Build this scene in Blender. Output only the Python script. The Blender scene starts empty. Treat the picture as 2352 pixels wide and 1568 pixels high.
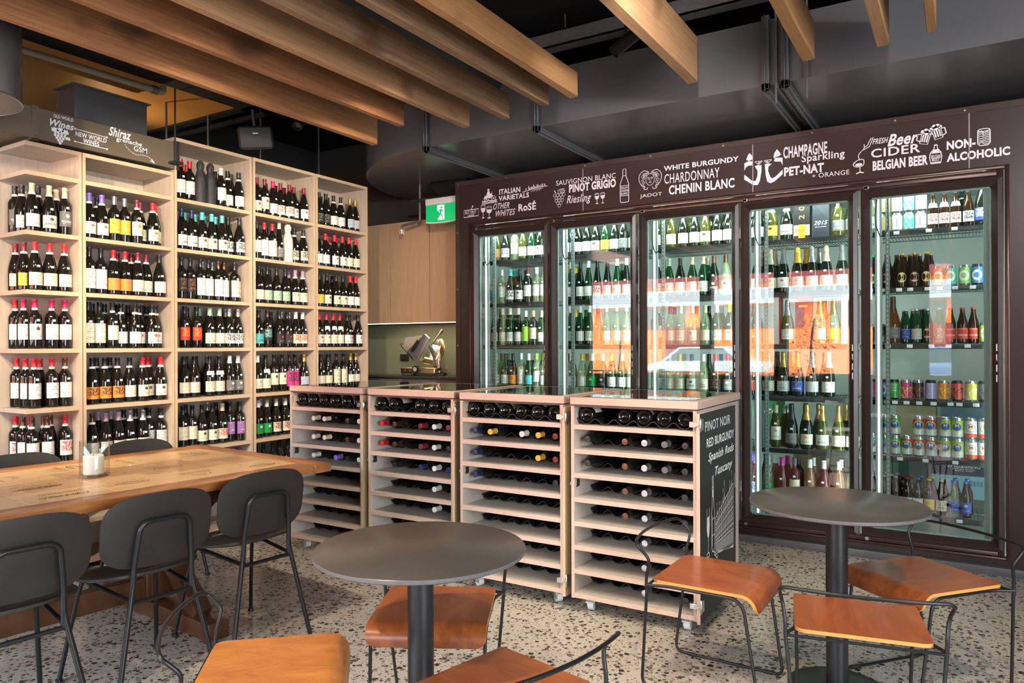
import bpy, bmesh, math, random
from mathutils import Vector, Matrix
from mathutils.geometry import tessellate_polygon
PI = math.pi
R = math.radians
C = bpy.context.scene.collection
rng = random.Random(7)

# ------------------------------------------------------------------ camera, world, sun, exposure
sc = bpy.context.scene
FPX, HZ, ROLL, EYE = 1675.0, 792.8, 0.0037, 1.40
YAW = math.atan(1029 / 1675)
fw = Vector((-math.sin(YAW), math.cos(YAW), 0)); rt = Vector((math.cos(YAW), math.sin(YAW), 0)); up = Vector((0, 0, 1))
cx_ = rt * math.cos(ROLL) - up * math.sin(ROLL); cy_ = rt * math.sin(ROLL) + up * math.cos(ROLL)
cam = bpy.data.cameras.new('camera'); camo = bpy.data.objects.new('camera', cam); C.objects.link(camo)
M = Matrix((cx_, cy_, -fw)).transposed().to_4x4(); M.translation = Vector((0, 0, EYE)); camo.matrix_world = M
cam.sensor_width = 36; cam.sensor_fit = 'HORIZONTAL'; cam.lens = FPX / 2352 * 36
cam.shift_y = (HZ - 784) / 2352; cam.clip_start = .05; cam.clip_end = 200
sc.camera = camo
sc.view_settings.view_transform = 'Standard'; sc.view_settings.look = 'None'
sc.view_settings.gamma = 1; sc.view_settings.use_curve_mapping = False
sc.view_settings.exposure = 0.3
cy = sc.cycles
cy.max_bounces = 10; cy.diffuse_bounces = 4; cy.glossy_bounces = 4; cy.transmission_bounces = 6; cy.transparent_max_bounces = 24
cy.caustics_reflective = False; cy.caustics_refractive = False; cy.sample_clamp_indirect = 6; cy.sample_clamp_direct = 0
cy.use_denoising = True
w = bpy.data.worlds.new('sky'); sc.world = w; w.use_nodes = True
bg = w.node_tree.nodes['Background']; bg.inputs[0].default_value = (.80, .90, 1.0, 1); bg.inputs[1].default_value = 26.0

def light(name, kind, loc, target, energy, color, **kw):
    d = bpy.data.lights.new(name, kind); d.energy = energy; d.color = color
    for k, v in kw.items(): setattr(d, k, v)
    o = bpy.data.objects.new(name, d); C.objects.link(o); o.location = loc
    o.rotation_euler = (Vector(target) - Vector(loc)).to_track_quat('-Z', 'Y').to_euler()
    return o
light('sun', 'SUN', (0, 0, 20), (-4, -9, 8), 35.0, (1, .95, .86), angle=.01)
# fill lamp added at the blank right wall; portal further down guides sky sampling
light('side_fill', 'AREA', (3.5, .9, 1.5), (-3, 1.6, 1.2), 520, (.90, .95, 1), shape='RECTANGLE', size=5.5, size_y=2.4)
WARM = (1, .83, .62)
for i, (x, yy, tx, ty, tz, e) in enumerate((
        (-2.9, .55, -4.75, 2.4, 1.7, 260), (-2.6, 1.7, -4.75, 3.5, 1.8, 260), (-2.3, 2.9, -4.75, 4.6, 1.8, 240),
        (-3.6, 1.1, -4.8, 2.3, .8, 140), (-3.2, 2.3, -3.6, 2.4, .75, 120),
        (-1.9, 1.0, -1.5, 2.2, 0, 150), (-.6, 1.6, -.9, 2.9, .4, 130), (.6, 2.3, -.1, 3.4, .4, 120), (-2.6, 2.9, -2.5, 3.9, .7, 120),
        (-1.0, 2.2, -1.2, 3.6, .8, 110), (-.8, 2.5, -2.3, 5.3, 2.6, 110), (1.1, 1.9, -.4, 5.3, 2.6, 130), (-1.9, -.2, -1.9, 1.4, .3, 150))):
    light('track_spot_light', 'SPOT', (x, yy, 2.80), (tx, ty, tz), e, WARM if tz < 2.5 else (1, .96, .92), spot_size=R(56), spot_blend=.7, shadow_soft_size=.035)

# ------------------------------------------------------------------ material helpers
MATS = {}
def newmat(name):
    m = bpy.data.materials.new(name); m.use_nodes = True
    nt = m.node_tree; b = nt.nodes['Principled BSDF']
    return m, nt, b
def lin(c):
    return tuple(((v / 12.92) if v <= .04045 else ((v + .055) / 1.055) ** 2.4) for v in c[:3]) + (1,)
def mat(name, col, rough=.5, metal=0., spec=.5, coat=0., emit=0.):
    if name in MATS: return MATS[name]
    m, nt, b = newmat(name)
    b.inputs['Base Color'].default_value = (*col, 1); b.inputs['Roughness'].default_value = rough
    b.inputs['Metallic'].default_value = metal; b.inputs['Specular IOR Level'].default_value = spec
    b.inputs['Coat Weight'].default_value = coat; b.inputs['Coat Roughness'].default_value = .08
    if emit:
        b.inputs['Emission Color'].default_value = (*col, 1); b.inputs['Emission Strength'].default_value = emit
    MATS[name] = m; return m
class G:
    """small node-graph writer"""
    def __init__(s, nt): s.nt = nt
    def n(s, t, **kw):
        x = s.nt.nodes.new(t)
        for k, v in kw.items(): setattr(x, k, v)
        return x
    def put(s, sock, v):
        if isinstance(v, bpy.types.NodeSocket): s.nt.links.new(v, sock)
        else: sock.default_value = v
    def m(s, op, a, b=0., c=0.):
        x = s.n('ShaderNodeMath', operation=op)
        for i, v in enumerate((a, b, c)): s.put(x.inputs[i], v)
        return x.outputs[0]
    def mix(s, f, a, b):
        x = s.n('ShaderNodeMix', data_type='RGBA'); s.put(x.inputs[0], f)
        for i, v in ((6, a), (7, b)): s.put(x.inputs[i], (*v, 1) if isinstance(v, tuple) and len(v) == 3 else v)
        return x.outputs[2]
    def coords(s, scale=(1, 1, 1), which='Object', rot=(0, 0, 0)):
        t = s.n('ShaderNodeTexCoord'); p = s.n('ShaderNodeMapping'); p.inputs['Scale'].default_value = scale; p.inputs['Rotation'].default_value = rot
        s.nt.links.new(t.outputs[which], p.inputs[0]); return p.outputs[0]
    def noise(s, v, scale, detail=4., rough=.55, dist=0.):
        x = s.n('ShaderNodeTexNoise'); s.nt.links.new(v, x.inputs['Vector'])
        x.inputs['Scale'].default_value = scale; x.inputs['Detail'].default_value = detail; x.inputs['Roughness'].default_value = rough; x.inputs['Distortion'].default_value = dist
        return x.outputs[0]
    def ramp(s, f, *stops):
        x = s.n('ShaderNodeValToRGB'); e = x.color_ramp.elements
        while len(e) < len(stops): e.new(.5)
        for q, (p, c) in zip(e, stops): q.position = p; q.color = (*c, 1)
        s.nt.links.new(f, x.inputs[0]); return x.outputs[0]
    def bump(s, h, b, strength=.2, dist=.002):
        x = s.n('ShaderNodeBump'); x.inputs['Strength'].default_value = strength; x.inputs['Distance'].default_value = dist
        s.nt.links.new(h, x.inputs['Height']); s.nt.links.new(x.outputs[0], b.inputs['Normal'])
def wood(name, ca, cb, scale=(1, 12, 12), rough=.45, fine=6., bump=.1, knots=None, coat=0., spec=.4):
    if name in MATS: return MATS[name]
    m, nt, b = newmat(name); g = G(nt); v = g.coords(scale)
    n1 = g.noise(v, fine, 6, .6, .6); n2 = g.noise(v, fine * 6, 3, .6)
    f = g.m('ADD', g.m('MULTIPLY', n1, .75), g.m('MULTIPLY', n2, .25))
    col = g.ramp(f, (.32, ca), (.68, cb))
    if knots:
        k = g.noise(g.coords((1.6, .9, 1.6)), 2.2, 2, .5)
        col = g.mix(g.ramp(k, (.63, (0, 0, 0)), (.78, (1, 1, 1))), col, knots)
    g.put(b.inputs['Base Color'], col); b.inputs['Roughness'].default_value = rough; b.inputs['Coat Weight'].default_value = coat
    b.inputs['Specular IOR Level'].default_value = spec; b.inputs['Coat Roughness'].default_value = .15
    if bump: g.bump(f, b, bump)
    MATS[name] = m; return m
def speckle(name, col, col2, scale=400, rough=.5, spec=.4, metal=0., coat=0.):
    if name in MATS: return MATS[name]
    m, nt, b = newmat(name); g = G(nt); n = g.noise(g.coords(), scale, 2)
    g.put(b.inputs['Base Color'], g.mix(n, col, col2)); b.inputs['Roughness'].default_value = rough; b.inputs['Metallic'].default_value = metal
    b.inputs['Specular IOR Level'].default_value = spec; b.inputs['Coat Weight'].default_value = coat
    MATS[name] = m; return m
def clear(name, tint, ior=1.5, body=None, bodyf=0., rough=0., gain=1.):
    """thin clear glass: tinted see-through, a little body colour, and a Fresnel gloss"""
    if name in MATS: return MATS[name]
    m, nt, b = newmat(name); g = G(nt); nt.nodes.remove(b); out = nt.nodes['Material Output']
    t = g.n('ShaderNodeBsdfTransparent'); t.inputs[0].default_value = (*tint, 1); sh = t.outputs[0]
    if bodyf:
        d = g.n('ShaderNodeBsdfDiffuse'); d.inputs[0].default_value = (*body, 1)
        x = g.n('ShaderNodeMixShader'); x.inputs[0].default_value = bodyf; nt.links.new(sh, x.inputs[1]); nt.links.new(d.outputs[0], x.inputs[2]); sh = x.outputs[0]
    gl = g.n('ShaderNodeBsdfGlossy'); gl.inputs['Roughness'].default_value = rough
    ge = g.n('ShaderNodeNewGeometry'); dt_ = g.n('ShaderNodeVectorMath', operation='DOT_PRODUCT'); nt.links.new(ge.outputs['Normal'], dt_.inputs[0]); nt.links.new(ge.outputs['Incoming'], dt_.inputs[1])
    f0 = ((ior - 1) / (ior + 1)) ** 2; fr = g.m('ADD', f0, g.m('MULTIPLY', 1 - f0, g.m('POWER', g.m('SUBTRACT', 1.0, g.m('ABSOLUTE', dt_.outputs['Value'])), 5.)))
    x = g.n('ShaderNodeMixShader'); g.put(x.inputs[0], g.m('MINIMUM', g.m('MULTIPLY', fr, gain), 1.0)); nt.links.new(sh, x.inputs[1]); nt.links.new(gl.outputs[0], x.inputs[2])
    nt.links.new(x.outputs[0], out.inputs[0]); MATS[name] = m; return m

# ------------------------------------------------------------------ mesh helpers
class MB:
    def __init__(s): s.bm = bmesh.new(); s.uv = None
    def quad(s, *ps): s.bm.faces.new([s.bm.verts.new(p) for p in ps]); return s
    def box(s, x0, x1, y0, y1, z0, z1):
        v = [s.bm.verts.new(p) for p in ((x0, y0, z0), (x1, y0, z0), (x1, y1, z0), (x0, y1, z0), (x0, y0, z1), (x1, y0, z1), (x1, y1, z1), (x0, y1, z1))]
        for f in ((3, 2, 1, 0), (4, 5, 6, 7), (0, 1, 5, 4), (1, 2, 6, 5), (2, 3, 7, 6), (3, 0, 4, 7)): s.bm.faces.new([v[i] for i in f])
        return s
    def bar(s, p0, p1, w, h, upv=(0, 0, 1)):
        """rectangular bar from p0 to p1, w across, h along upv"""
        a, b = Vector(p0), Vector(p1); d = (b - a).normalized(); u = Vector(upv); sd = d.cross(u).normalized(); u = sd.cross(d)
        v = [s.bm.verts.new(q + sd * (i * w / 2) + u * (j * h / 2)) for q in (a, b) for i, j in ((-1, -1), (1, -1), (1, 1), (-1, 1))]
        for f in ((0, 1, 2, 3), (7, 6, 5, 4), (0, 4, 5, 1), (1, 5, 6, 2), (2, 6, 7, 3), (3, 7, 4, 0)): s.bm.faces.new([v[i] for i in f])
        return s
    def lathe(s, prof, seg=24, axis=None, cap=True):
        rings = []
        for r, z in prof:
            if r < 1e-6: rings.append([s.bm.verts.new((0, 0, z))])
            else: rings.append([s.bm.verts.new((r * math.cos(2 * PI * i / seg), r * math.sin(2 * PI * i / seg), z)) for i in range(seg)])
        for a, b in zip(rings, rings[1:]):
            for i in range(seg):
                j = (i + 1) % seg
                if len(a) == 1 and len(b) == 1: continue
                if len(a) == 1: s.bm.faces.new((a[0], b[j], b[i]))
                elif len(b) == 1: s.bm.faces.new((a[i], a[j], b[0]))
                else: s.bm.faces.new((a[i], a[j], b[j], b[i]))
        if axis is not None:
            bmesh.ops.transform(s.bm, matrix=axis, verts=[v for r in rings for v in r])
        return s
    def cyl(s, p0, p1, r, seg=16, r1=None):
        a, b = Vector(p0), Vector(p1); d = b - a; L = d.length
        mt = Matrix.Translation(a) @ d.to_track_quat('Z', 'Y').to_matrix().to_4x4()
        return s.lathe([(0, 0), (r, 0), (r if r1 is None else r1, L), (0, L)], seg, mt)
    def tube(s, pts, r, seg=10, closed=False):
        P = [Vector(p) for p in pts]; n = len(P); rings = []; prev = None
        for i, p in enumerate(P):
            if closed: t = (P[(i + 1) % n] - P[i - 1]).normalized()
            else: t = (P[min(i + 1, n - 1)] - P[max(i - 1, 0)]).normalized()
            if prev is None:
                a = Vector((0, 0, 1)) if abs(t.z) < .9 else Vector((1, 0, 0)); u = t.cross(a).normalized()
            else: u = (prev - t * prev.dot(t)).normalized()
            prev = u; v = t.cross(u)
            rings.append([s.bm.verts.new(p + (u * math.cos(2 * PI * k / seg) + v * math.sin(2 * PI * k / seg)) * r) for k in range(seg)])
        for i in range(n if closed else n - 1):
            a, b = rings[i], rings[(i + 1) % n]
            for k in range(seg): s.bm.faces.new((a[k], a[(k + 1) % seg], b[(k + 1) % seg], b[k]))
        if not closed:
            s.bm.faces.new(rings[0][::-1]); s.bm.faces.new(rings[-1])
        return s
    def prism(s, outline, d0, d1, f):
        """outline: 2-D points; f(a, b, d) -> 3-D point; extruded from d0 to d1"""
        A = [s.bm.verts.new(f(a, b, d0)) for a, b in outline]; B = [s.bm.verts.new(f(a, b, d1)) for a, b in outline]
        s.bm.faces.new(A[::-1]); s.bm.faces.new(B); n = len(A)
        for i in range(n): s.bm.faces.new((A[i], A[(i + 1) % n], B[(i + 1) % n], B[i]))
        return s
    def grid(s, fn, nu, nv, uvf=None):
        vs = [[s.bm.verts.new(fn(i / nu, j / nv)) for j in range(nv + 1)] for i in range(nu + 1)]
        L = s.bm.loops.layers.uv.verify() if uvf else None
        for i in range(nu):
            for j in range(nv):
                f = s.bm.faces.new((vs[i][j], vs[i + 1][j], vs[i + 1][j + 1], vs[i][j + 1]))
                if uvf:
                    for lp, (a, b) in zip(f.loops, ((i, j), (i + 1, j), (i + 1, j + 1), (i, j + 1))): lp[L].uv = uvf(a / nu, b / nv)
        return s
    def mesh(s, name, mats, bevel=0., seg=2, sharp=38, weld=False, fix=True):
        bm = s.bm
        if weld: bmesh.ops.remove_doubles(bm, verts=bm.verts, dist=1e-5)
        if fix: bmesh.ops.recalc_face_normals(bm, faces=bm.faces)
        if bevel:
            ed = [e for e in bm.edges if len(e.link_faces) == 2 and e.calc_face_angle(0) > R(30)]
            bmesh.ops.bevel(bm, geom=ed, offset=bevel, segments=seg, affect='EDGES', profile=.5, clamp_overlap=True)
        me = bpy.data.meshes.new(name); bm.to_mesh(me); bm.free()
        me.polygons.foreach_set('use_smooth', [fix] * len(me.polygons)); me.set_sharp_from_angle(angle=R(sharp))
        for m in (mats if isinstance(mats, (list, tuple)) else [mats]): me.materials.append(m)
        return me
    def build(s, name, mats, parent=None, **kw): return link(name, s.mesh(name, mats, **kw), parent)
def link(name, me, parent=None, loc=None, rot=None):
    o = bpy.data.objects.new(name, me); C.objects.link(o)
    if parent is not None: o.parent = parent
    if loc: o.location = loc
    if rot: o.rotation_euler = rot
    return o
def tag(o, label=None, cat=None, group=None, kind=None):
    for k, v in (('label', label), ('category', cat), ('group', group), ('kind', kind)):
        if v: o[k] = v
    return o
def thing(name, label, cat, loc=(0, 0, 0), rz=0., group=None):
    o = bpy.data.objects.new(name, None); C.objects.link(o); o.location = loc; o.rotation_euler = (0, 0, rz); o.empty_display_size = .1
    return tag(o, label, cat, group)
def dup(src, loc, rot, label, group=None):
    def cp(o, par):
        c = o.copy(); C.objects.link(c)
        if par is not None: c.parent = par; c.matrix_parent_inverse = o.matrix_parent_inverse.copy()
        for k in o.children: cp(k, c)
        return c
    r = cp(src, None); r.location = loc; r.rotation_euler = rot; r['label'] = label
    if group: r['group'] = group
    return r
def spline(pts, n=10):
    """Catmull-Rom through pts"""
    P = [Vector(p) for p in pts]; out = []
    for i in range(len(P) - 1):
        a, b, c, d = P[max(i - 1, 0)], P[i], P[i + 1], P[min(i + 2, len(P) - 1)]
        for k in range(n):
            t = k / n
            out.append(.5 * ((2 * b) + (c - a) * t + (2 * a - 5 * b + 4 * c - d) * t * t + (3 * b - a - 3 * c + d) * t ** 3))
    return out + [P[-1]]
def fillet(pts, rad, n=5):
    P = [Vector(p) for p in pts]; out = [P[0]]
    for i in range(1, len(P) - 1):
        a, b, c = P[i - 1], P[i], P[i + 1]; r = rad[i] if isinstance(rad, (list, tuple)) else rad
        u = (a - b); v = (c - b); k = min(r, u.length * .45, v.length * .45); p, q = b + u.normalized() * k, b + v.normalized() * k
        for j in range(n + 1):
            t = j / n; out.append(p * (1 - t) ** 2 + b * 2 * t * (1 - t) + q * t * t)
    return out + [P[-1]]
TX = {}
def text_geo(s, style='n'):
    """triangulated flat lettering, normalised so that it fills 0..1 across and 0..1 up"""
    if (s, style) in TX: return TX[(s, style)]
    cu = bpy.data.curves.new('t', 'FONT'); cu.body = s; cu.size = 1; cu.resolution_u = 3
    cu.offset = {'n': .004, 'b': .016, 'B': .026, 'X': .042, 'i': .008}.get(style[0], .004)
    if 'i' in style: cu.shear = .35
    cu.space_character = 1.06
    o = bpy.data.objects.new('t', cu); C.objects.link(o)
    dg = bpy.context.evaluated_depsgraph_get(); me = o.evaluated_get(dg).to_mesh()
    V = [tuple(v.co) for v in me.vertices]; F = [tuple(p.vertices) for p in me.polygons]
    o.evaluated_get(dg).to_mesh_clear(); bpy.data.objects.remove(o); bpy.data.curves.remove(cu)
    x0, x1 = min(v[0] for v in V), max(v[0] for v in V); y0, y1 = min(v[1] for v in V), max(v[1] for v in V)
    V = [((v[0] - x0) / (x1 - x0), (v[1] - y0) / (y1 - y0)) for v in V]
    TX[(s, style)] = (V, F, (x1 - x0) / (y1 - y0)); return TX[(s, style)]
def add_text(mb, s, style, f):
    V, F, _ = text_geo(s, style); vs = [mb.bm.verts.new(f(a, b)) for a, b in V]
    for p in F:
        try: mb.bm.faces.new([vs[i] for i in p])
        except ValueError: pass
def add_bent(mb, s, style, r, wd, h, zc):
    """lettering wrapped round an upright cylinder of radius r, finely cut so that it follows the curve"""
    V, F, _ = text_geo(s, style); t = bmesh.new(); vs = [t.verts.new(((a - .5) * wd, (b - .5) * h, 0)) for a, b in V]
    for p in F:
        try: t.faces.new([vs[i] for i in p])
        except ValueError: pass
    k = -wd / 2 + .0025
    while k < wd / 2: bmesh.ops.bisect_plane(t, geom=t.verts[:] + t.edges[:] + t.faces[:], plane_co=(k, 0, 0), plane_no=(1, 0, 0)); k += .0025
    m = {v: mb.bm.verts.new((r * math.sin(v.co.x / r), -r * math.cos(v.co.x / r), zc + v.co.y)) for v in t.verts}
    for f in t.faces:
        try: mb.bm.faces.new([m[v] for v in f.verts])
        except ValueError: pass
    t.free()
def stroke(mb, pts, wd, f, closed=False):
    """flat brush stroke through 2-D pts, mapped by f(a, b)"""
    P = [Vector((p[0], p[1])) for p in pts]; n = len(P); L = []; Q = []
    for i in range(n):
        t = (P[(i + 1) % n] - P[i - 1]) if closed else (P[min(i + 1, n - 1)] - P[max(i - 1, 0)])
        t = t.normalized() if t.length > 0 else Vector((1, 0)); nn = Vector((-t.y, t.x)) * wd / 2
        a, b = P[i] + nn, P[i] - nn
        L.append(mb.bm.verts.new(f(a.x, a.y))); Q.append(mb.bm.verts.new(f(b.x, b.y)))
    for i in range(n if closed else n - 1):
        j = (i + 1) % n; mb.bm.faces.new((L[i], Q[i], Q[j], L[j]))
def blob(mb, pts, f):
    bm = mb.bm; vs = [bm.verts.new(f(a, b)) for a, b in pts]
    for t in tessellate_polygon([[Vector((a, b, 0)) for a, b in pts]]):
        try: bm.faces.new([vs[i] for i in t])
        except ValueError: pass
def circ(cx, cz, r, n=14, rz=None): return [(cx + r * math.cos(2 * PI * i / n), cz + (rz or r) * math.sin(2 * PI * i / n)) for i in range(n)]

# ------------------------------------------------------------------ lettering (text, start, base height, width, height, weight)
HEADTEXT = [
    ('ITALIAN', -3.372, 2.695, 0.211, 0.045, 'B'),
    ('VARIETALS', -3.378, 2.641, 0.302, 0.042, 'B'),
    ('OTHER', -3.434, 2.572, 0.165, 0.05, 'i'),
    ('WHITES', -3.407, 2.509, 0.196, 0.052, 'i'),
    ('RoSÉ', -3.179, 2.531, 0.17, 0.077, 'B'),
    ('BUT FIRST', -3.729, 2.559, 0.119, 0.027, 'n'),
    ('WINE', -3.698, 2.535, 0.065, 0.019, 'n'),
    ('SAUVIGNON BLANC', -2.818, 2.706, 0.527, 0.041, 'n'),
    ('PINOT GRIGIO', -2.7, 2.635, 0.411, 0.068, 'X'),
    ('Riesling', -2.722, 2.53, 0.22, 0.083, 'i'),
    ('JADOT', -2.09, 2.52, 0.176, 0.034, 'n'),
    ('WHITE BURGUNDY', -1.899, 2.708, 0.556, 0.038, 'B'),
    ('CHARDONNAY', -1.895, 2.611, 0.415, 0.072, 'n'),
    ('CHENIN BLANC', -1.86, 2.525, 0.487, 0.07, 'B'),
    ('CHAMPAGNE', -1.038, 2.683, 0.282, 0.081, 'B'),
    ('Sparkling', -0.919, 2.627, 0.27, 0.067, 'b'),
    ('PET-NAT', -1.034, 2.561, 0.256, 0.062, 'X'),
    ('+ ORANGE', -0.852, 2.525, 0.231, 0.031, 'n'),
    ('FRESH', -0.483, 2.701, 0.093, 0.035, 'bi'),
    ('Beer', -0.396, 2.674, 0.176, 0.077, 'Bi'),
    ('CIDER', -0.491, 2.613, 0.281, 0.057, 'b'),
    ('BELGIAN BEER', -0.482, 2.528, 0.313, 0.064, 'X'),
    ('NON-', -0.067, 2.605, 0.152, 0.055, 'X'),
    ('ALCOHOLIC', -0.067, 2.53, 0.326, 0.053, 'X'),
    ('BELGIAN', -0.15, 2.562, 0.05, 0.022, 'b'),
    ('BEST', -0.146, 2.545, 0.043, 0.018, 'b'),
]
DUCTTEXT = [
    ('OLD WORLD', 2.325, 2.799, 0.116, 0.02, 'b'),
    ('Wines', 2.304, 2.745, 0.141, 0.042, 'Bi'),
    ('NEW WORLD', 2.454, 2.717, 0.194, 0.029, 'b'),
    ('WINES', 2.501, 2.684, 0.1, 0.029, 'b'),
    ('Shiraz', 2.662, 2.771, 0.151, 0.061, 'Bi'),
    ('grenache', 2.712, 2.74, 0.175, 0.035, 'b'),
    ('GSM', 2.831, 2.709, 0.092, 0.035, 'n'),
]
CHALKTEXT = [
    ('PINOT NOIR', 3.493, 0.977, 0.451, 0.049, 'n'),
    ('RED BURGUNDY', 3.518, 0.897, 0.499, 0.044, 'b'),
    ('Spanish Reds', 3.541, 0.812, 0.474, 0.056, 'bi'),
    ('Tuscany', 3.656, 0.727, 0.329, 0.058, 'bi'),
]

# ------------------------------------------------------------------ shared materials
LAM = wood('pale_laminate', (.42, .345, .275), (.53, .45, .365), (10, 10, .8), .42, 5, .03)
LAMI = wood('grey_laminate', (.43, .385, .34), (.53, .48, .425), (14, 2, 2), .45, 5, .03)
EDGE = wood('pale_edge_band', (.54, .39, .25), (.62, .46, .31), (3, 3, 3), .38, 8, .02)
EDGEP = wood('pink_edge_band', (.54, .39, .315), (.62, .46, .375), (2, 12, 12), .38, 6, .02)
MDF = speckle('raw_fibreboard', (.36, .27, .15), (.42, .32, .19), 500, .7)
RAFT = [wood('rough_pine_%d' % i, a, b, (11, .45, 11), .62, 7, .5, (.10, .045, .02)) for i, (a, b) in enumerate((
    ((.24, .095, .035), (.42, .20, .085)), ((.21, .080, .032), (.37, .165, .07)), ((.31, .155, .070), (.46, .26, .13)), ((.15, .080, .042), (.33, .19, .10)), ((.34, .15, .055), (.47, .25, .105))))]
BLK = speckle('charcoal_paint', (.082, .080, .086), (.098, .097, .102), 300, .26, .65)
BRZ = speckle('dark_bronze_powder_coat', (.030, .018, .015), (.042, .025, .021), 600, .32, .5)
SIGNBR = speckle('sign_panel_brown', (.019, .010, .009), (.026, .014, .012), 500, .36, .5)
ALU = mat('bronze_aluminium', (.060, .032, .026), .28, .55, .5)
VOID = mat('black_ceiling', (.010, .010, .011), .8, 0, .2)
DUCT = speckle('dark_khaki_duct_paint', (.115, .09, .06), (.15, .12, .085), 350, .45, .5)
CHR = mat('bright_steel', (.72, .72, .70), .22, 1)
STEEL = mat('dull_steel', (.42, .42, .41), .38, 1)
RUB = mat('black_rubber', (.012, .012, .012), .55)
WHT = mat('white_print', (.86, .87, .92), .6, 0, .2)
TUBE = mat('black_tube_paint', (.018, .019, .021), .33, .35, .5)
GLASSDOOR = clear('fridge_door_glass', (.86, .93, .91), 1.52, gain=1.25)
CLEARGL = clear('clear_glass', (.95, .97, .97), 1.45)
COOL = mat('cool_room_white', (.60, .66, .63), .45, 0, .4)
LED = mat('led_strip', (.93, 1, .98), .5, emit=1.6)
WARMLED = mat('warm_led_strip', (1, .80, .48), .5, emit=5)

# ------------------------------------------------------------------ room shell
def structure(name, mb, m, **kw): return tag(mb.build(name, m, **kw), kind='structure')
def floor_mat():
    m, nt, b = newmat('terrazzo'); g = G(nt); v = g.coords()
    wv = g.n('ShaderNodeVectorMath', operation='ADD'); nz = g.n('ShaderNodeTexNoise'); nt.links.new(v, nz.inputs['Vector']); nz.inputs['Scale'].default_value = 60
    sc_ = g.n('ShaderNodeVectorMath', operation='SCALE'); nt.links.new(nz.outputs['Color'], sc_.inputs[0]); sc_.inputs['Scale'].default_value = .010
    nt.links.new(v, wv.inputs[0]); nt.links.new(sc_.outputs[0], wv.inputs[1])
    base = g.ramp(g.noise(v, 1.3, 4), (.3, (.46, .43, .38)), (.7, (.56, .52, .46)))
    base = g.mix(g.m('MULTIPLY', g.noise(v, 260, 2), .45), base, (.26, .24, .21))
    def chips(scale, thr, keep, cols, base):
        vo = g.n('ShaderNodeTexVoronoi'); vo.inputs['Scale'].default_value = scale; vo.inputs['Randomness'].default_value = 1; nt.links.new(wv.outputs[0], vo.inputs['Vector'])
        sx = g.n('ShaderNodeSeparateColor'); nt.links.new(vo.outputs['Color'], sx.inputs[0])
        th = g.m('MULTIPLY', g.m('ADD', g.m('MULTIPLY', sx.outputs[2], .7), .45), thr)
        msk = g.m('MULTIPLY', g.m('LESS_THAN', vo.outputs['Distance'], th), g.m('LESS_THAN', sx.outputs[0], keep))
        col = g.ramp(sx.outputs[1], *cols); return g.mix(msk, base, col)
    base = chips(36, .50, .74, [(0, (.020, .018, .016)), (.38, (.045, .032, .024)), (.55, (.14, .075, .04)), (.72, (.22, .145, .085)), (.9, (.34, .30, .25)), (1, (.10, .10, .095))], base)
    base = chips(80, .42, .55, [(0, (.03, .028, .026)), (.5, (.16, .12, .085)), (1, (.48, .44, .38))], base)
    g.put(b.inputs['Base Color'], base); b.inputs['Roughness'].default_value = .2; b.inputs['Specular IOR Level'].default_value = .55
    return m
structure('floor', MB().box(-7.3, 3.7, -3.6, 7.6, -.1, 0), floor_mat())
structure('ceiling', MB().box(-7.3, 3.7, -3.6, 7.6, 3.62, 3.75), VOID)
PLASTER = speckle('dark_wall_paint', (.045, .043, .042), (.06, .057, .055), 200, .7)
structure('wall_left', MB().box(-5.22, -5.10, 2.06, 5.30, 0, 2.60), PLASTER)
structure('wall_far', MB().box(-6.45, -6.3, 2.06, 7.5, 0, 3.62), PLASTER)
structure('wall_front', MB().box(-7.3, -5.10, 1.94, 2.06, 0, 2.60).box(-7.3, -7.15, -3.6, 1.94, 0, 3.62), PLASTER)
structure('wall_right', MB().box(3.55, 3.7, -3.6, 7.6, 0, 3.62), PLASTER)
structure('wall_back', MB().box(-7.3, 3.7, 7.42, 7.6, 0, 3.62), PLASTER)
structure('wall_kitchen', MB().box(-6.3, -3.84, 5.97, 6.06, 0, 3.62), PLASTER)
# glazed shopfront behind the camera
structure('wall_street', MB().box(-7.15, 3.55, -3.42, -3.28, 2.72, 3.62).box(-.12, 3.55, -3.42, -3.28, 0, 2.72).box(-7.15, -6.6, -3.42, -3.28, 0, 2.72), PLASTER)
structure('wall_sill', MB().box(-6.6, -.1, -3.45, -3.25, 0, .84), PLASTER)
structure('trim_1', MB().box(-6.6, -.1, -3.48, -3.05, .84, .885), mat('sill_timber', (.45, .22, .09), .4))
for i, (x, w_) in enumerate(((-4.15, .11), (-2.78, .11), (-.85, .42))): structure('column_%d' % (i + 1), MB().box(x - w_, x + w_, -3.45, -3.25, 0, 2.72), PLASTER)
po = light('daylight_portal', 'AREA', (-3.35, -3.2, 1.8), (-3.35, 1, 1.8), 1, (1, 1, 1), shape='RECTANGLE', size=6.5, size_y=1.85)
po.data.cycles.is_portal = True
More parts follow.
